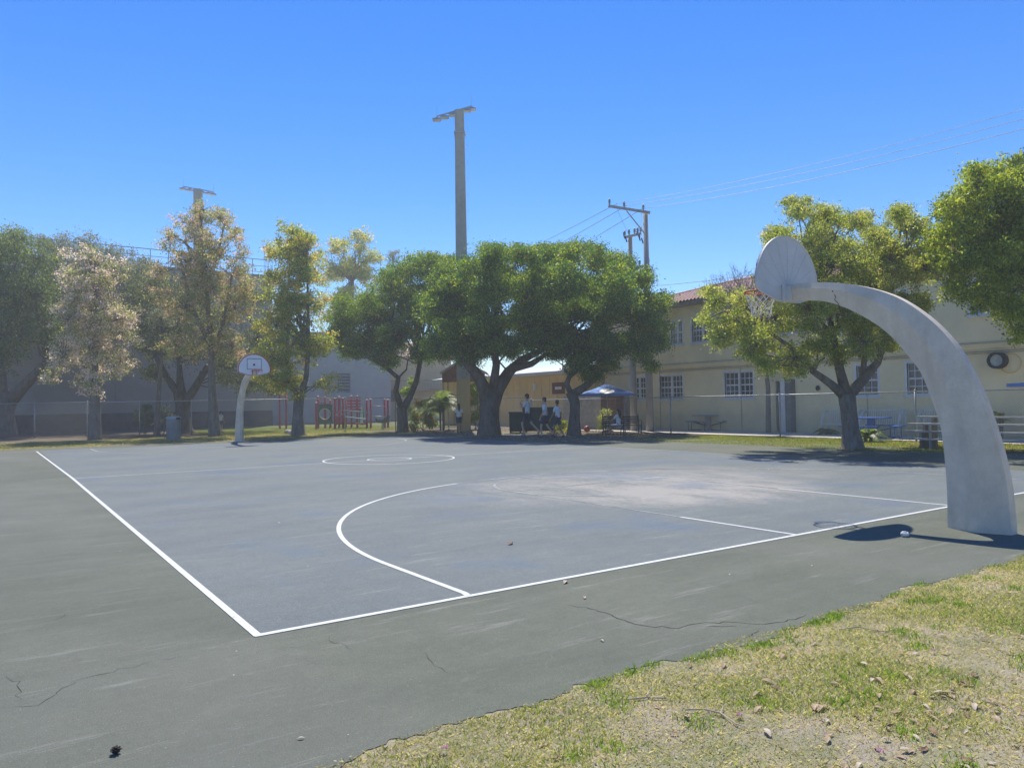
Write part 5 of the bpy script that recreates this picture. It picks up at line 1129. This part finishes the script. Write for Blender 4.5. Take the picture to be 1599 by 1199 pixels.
def person(label, loc, rz, H, legL, legR, armL, armR, hair='short', female=False, shorts=M_short, seated=False, shoe=None, tilt=0.0, skinm=None):
    """leg/arm = list of joint points (hip->knee->ankle->toe offsets / shoulder->elbow->wrist->hand) in a body frame facing +y, for a 1.75 m figure"""
    s = H/1.75; root = empty('person', tuple(loc), label, 'person', None, rz); V = lambda p: Vector(p)*s; sm = skinm or M_skin
    zp = .50 if seated else .95
    T = lambda z, y=0: (0, y+tilt*(z-zp), z)
    sp = [T(zp), T(zp+.17), T(zp+.36), T(zp+.50), T(zp+.59), T(zp+.66, .01), T(zp+.76, .015)]
    rr = [(.135, .095), (.115, .08), (.145, .095), (.10, .07), (.048, .05), (.068, .075), (.06, .072)]
    v = list(sp); r = list(rr); e = [(i, i+1) for i in range(6)]
    sw_ = .165 if female else .185
    idx = {}
    for nm, sg, leg in (('L', -1, legL), ('R', 1, legR)):
        k = len(v); hip = (sg*.085, 0, zp-.04); pts = [hip]+leg; v += pts; r += [.085, .056, .037, .03][:len(pts)]; e += [(0, k)]+[(k+i, k+i+1) for i in range(len(pts)-1)]; idx['leg'+nm] = k
    for nm, sg, arm in (('L', -1, armL), ('R', 1, armR)):
        k = len(v); sh_ = (sg*sw_, tilt*.48, zp+.46); pts = [sh_]+arm; v += pts; r += [.055, .038, .027, .03][:len(pts)]; e += [(3, k)]+[(k+i, k+i+1) for i in range(len(pts)-1)]; idx['arm'+nm] = k
    vs = [V(p) for p in v]; rs = [tuple(q*s for q in x) if isinstance(x, tuple) else x*s for x in r]
    body = skin('body', vs, e, rs, sm, root)
    hc = V(T(zp+.72, .012)); 
    f = MB()
    f.ball(hc+V((0, .098, -.015)), (.012*s, .018*s, .02*s), 6)
    for sg in (-1, 1): f.ball(hc+V((sg*.078, 0, -.01)), (.012*s, .022*s, .032*s), 8)
    for nm in 'LR':
        k = idx['arm'+nm]; wr_ = vs[k+2]; hd = vs[k+3]; d = (hd-wr_).normalized(); x, y = perp(d)
        for j in range(4): a0_ = hd+x*(j-1.5)*.018*s; f.tube([a0_-d*.01, a0_+d*(.045+.006*(1-abs(j-1.5)))*s+y*.008*s, a0_+d*.07*s+y*.025*s], [.009*s, .008*s, .006*s], 5)
        f.tube([hd-d*.03*s+x*.02*s, hd+x*.05*s+d*.02*s], [.01*s, .008*s], 5)
    f.build('face_and_fingers', sm, body, smooth=True)
    f = MB()
    for sg in (-1, 1): f.ball(hc+V((sg*.03, .086, .008)), .009*s, 6)
    f.box(hc.x-.022*s, hc.y+.085*s, hc.z-.058*s, hc.x+.022*s, hc.y+.09*s, hc.z-.052*s); f.build('eyes_and_mouth', M_eye, body)
    # shirt
    k1, k2 = idx['armL'], idx['armR']; mid = lambda a, b_, t: tuple(np.array(v[a])*(1-t)+np.array(v[b_])*t)
    cv = [T(zp-.07), T(zp+.17), T(zp+.37), T(zp+.50), T(zp+.545), v[k1], mid(k1, k1+1, .75), v[k2], mid(k2, k2+1, .75)]
    cr = [(.155, .115), (.138, .10), (.165, .115), (.12, .085), (.062, .06), .070, .062, .070, .062]
    skin('shirt', [V(p) for p in cv], [(0, 1), (1, 2), (2, 3), (3, 4), (3, 5), (5, 6), (3, 7), (7, 8)], [tuple(q*s for q in x) if isinstance(x, tuple) else x*s for x in cr], M_shirt, root, root_i=1)
    l1, l2 = idx['legL'], idx['legR']
    cv = [T(zp+.03), v[l1], mid(l1, l1+1, .85), v[l2], mid(l2, l2+1, .85)]
    skin('shorts', [V(p) for p in cv], [(0, 1), (1, 2), (0, 3), (3, 4)], [tuple(q*s for q in x) if isinstance(x, tuple) else x*s for x in [(.145, .11), .105, .088, .105, .088]], shorts, root)
    for l in (l1, l2):
        a_ = Vector(v[l+2]); t_ = Vector(v[l+3]); b = MB(); h_ = a_-(t_-a_).normalized()*.05; h_.z = min(h_.z, a_.z-.0)
        dn_ = Vector((0, 0, -.045)); b.tube([V(h_+dn_*.8), V(a_.lerp(t_, .25)+dn_*.8), V(a_.lerp(t_, .7)), V(t_+(t_-a_)*.25)], [.036*s, .046*s, .042*s, .025*s], 8); b.build('shoe', shoe or M_shoe, root, smooth=True)
    # hair
    b = MB(); b.ball(hc+V((0, -.012, .035)), (.084*s, .092*s, .085*s), 14)
    b.ball(hc+V((0, -.03, -.0)), (.082*s, .075*s, .09*s), 12)
    if hair == 'curly':
        for k in range(50): a = rnd.uniform(0, 6.3); t = rnd.uniform(0, 1.4); b.ball(hc+V((.085*math.sin(t)*math.cos(a), -.012+.09*math.sin(t)*math.sin(a), .04+.085*math.cos(t))), .022*s, 6)
    if hair == 'long':
        b.tube([hc+V((0, -.05, .05)), hc+V((0, -.09, -.05)), hc+V((0, -.115, -.2)), hc+V((0, -.13, -.36))], [.07*s, .08*s, .075*s, .03*s], 10)
    if hair == 'tail':
        b.tube([hc+V((0, -.08, .04)), hc+V((0, -.14, .0)), hc+V((0, -.14, -.14)), hc+V((0, -.12, -.22))], [.03*s, .035*s, .03*s, .012*s], 8)
    b.build('hair', M_hair, root, smooth=True)
    return root
face_left = math.pi/2-YAW            # body +y turned to the image's left
face_away = -YAW
L = lambda *p: list(p)
stand = lambda sg, k=0: [(sg*.09, k*.08, .50), (sg*.09, k*.16, .08), (sg*.10, k*.16+.14, .03)]
armd = lambda sg, k=0: [(sg*.23, -.02+k*.1, 1.14), (sg*.24, .06+k*.2, .90), (sg*.24, .08+k*.2, .83)]
person('girl in grey shirt standing with her back turned beside the yellow pole foot', G(717, 676), face_away+.2, 1.52, stand(-1), stand(1), armd(-1), armd(1), 'long', True, skinm=M_skin2)
person('tallest boy in white polo striding left with one hand raised', G(824, 681), face_left-.5, 1.88,
       [(-.09, .22, .53), (-.09, .12, .10), (-.09, .26, .04)], [(.09, -.16, .53), (.09, -.50, .22), (.09, -.44, .08)],
       [(-.25, .10, 1.18), (-.12, .28, 1.38), (-.08, .26, 1.46)], [(.25, .06, 1.16), (.14, .28, 1.30), (.09, .30, 1.36)], 'curly', shoe=M_sock)
person('boy in white polo and navy shorts walking in the middle of the three pupils', G(851, 683), face_left-.15, 1.70,
       [(-.09, .16, .52), (-.09, .14, .09), (-.09, .28, .04)], [(.09, -.10, .52), (.09, -.38, .16), (.09, -.30, .05)], armd(-1, .5), armd(1, -.7), 'curly')
person('shorter boy in white shirt and dark shorts walking behind the other two pupils', G(871, 683), face_left-.7, 1.58,
       [(-.09, .14, .52), (-.09, .12, .09), (-.09, .26, .04)], [(.09, -.08, .52), (.09, -.30, .12), (.09, -.2, .04)], armd(-1, .9), armd(1, -.3), 'curly', skinm=M_skin2)
pb = gb(966, 33.65)
person('girl with long dark hair in white sitting on the dark iron bench', (pb[0], pb[1], 0), face_left-.75, 1.58,
       [(-.12, .44, .52), (-.10, .50, .10), (-.10, .64, .05)], [(.12, .46, .52), (.14, .62, .12), (.14, .76, .06)],
       [(-.24, .16, .78), (-.14, .38, .70), (-.10, .45, .68)], [(.24, .16, .76), (.16, .40, .66), (.12, .46, .63)], 'long', True, M_shirt, True)
person('child in pale shirt standing with back turned right of the tall pink tinged tree', G(345, 675), face_away-.3, 1.30, stand(-1), stand(1), armd(-1, .3), armd(1, .3), 'short', True, shorts=simple('grey_trousers', (.12, .12, .13), .8))
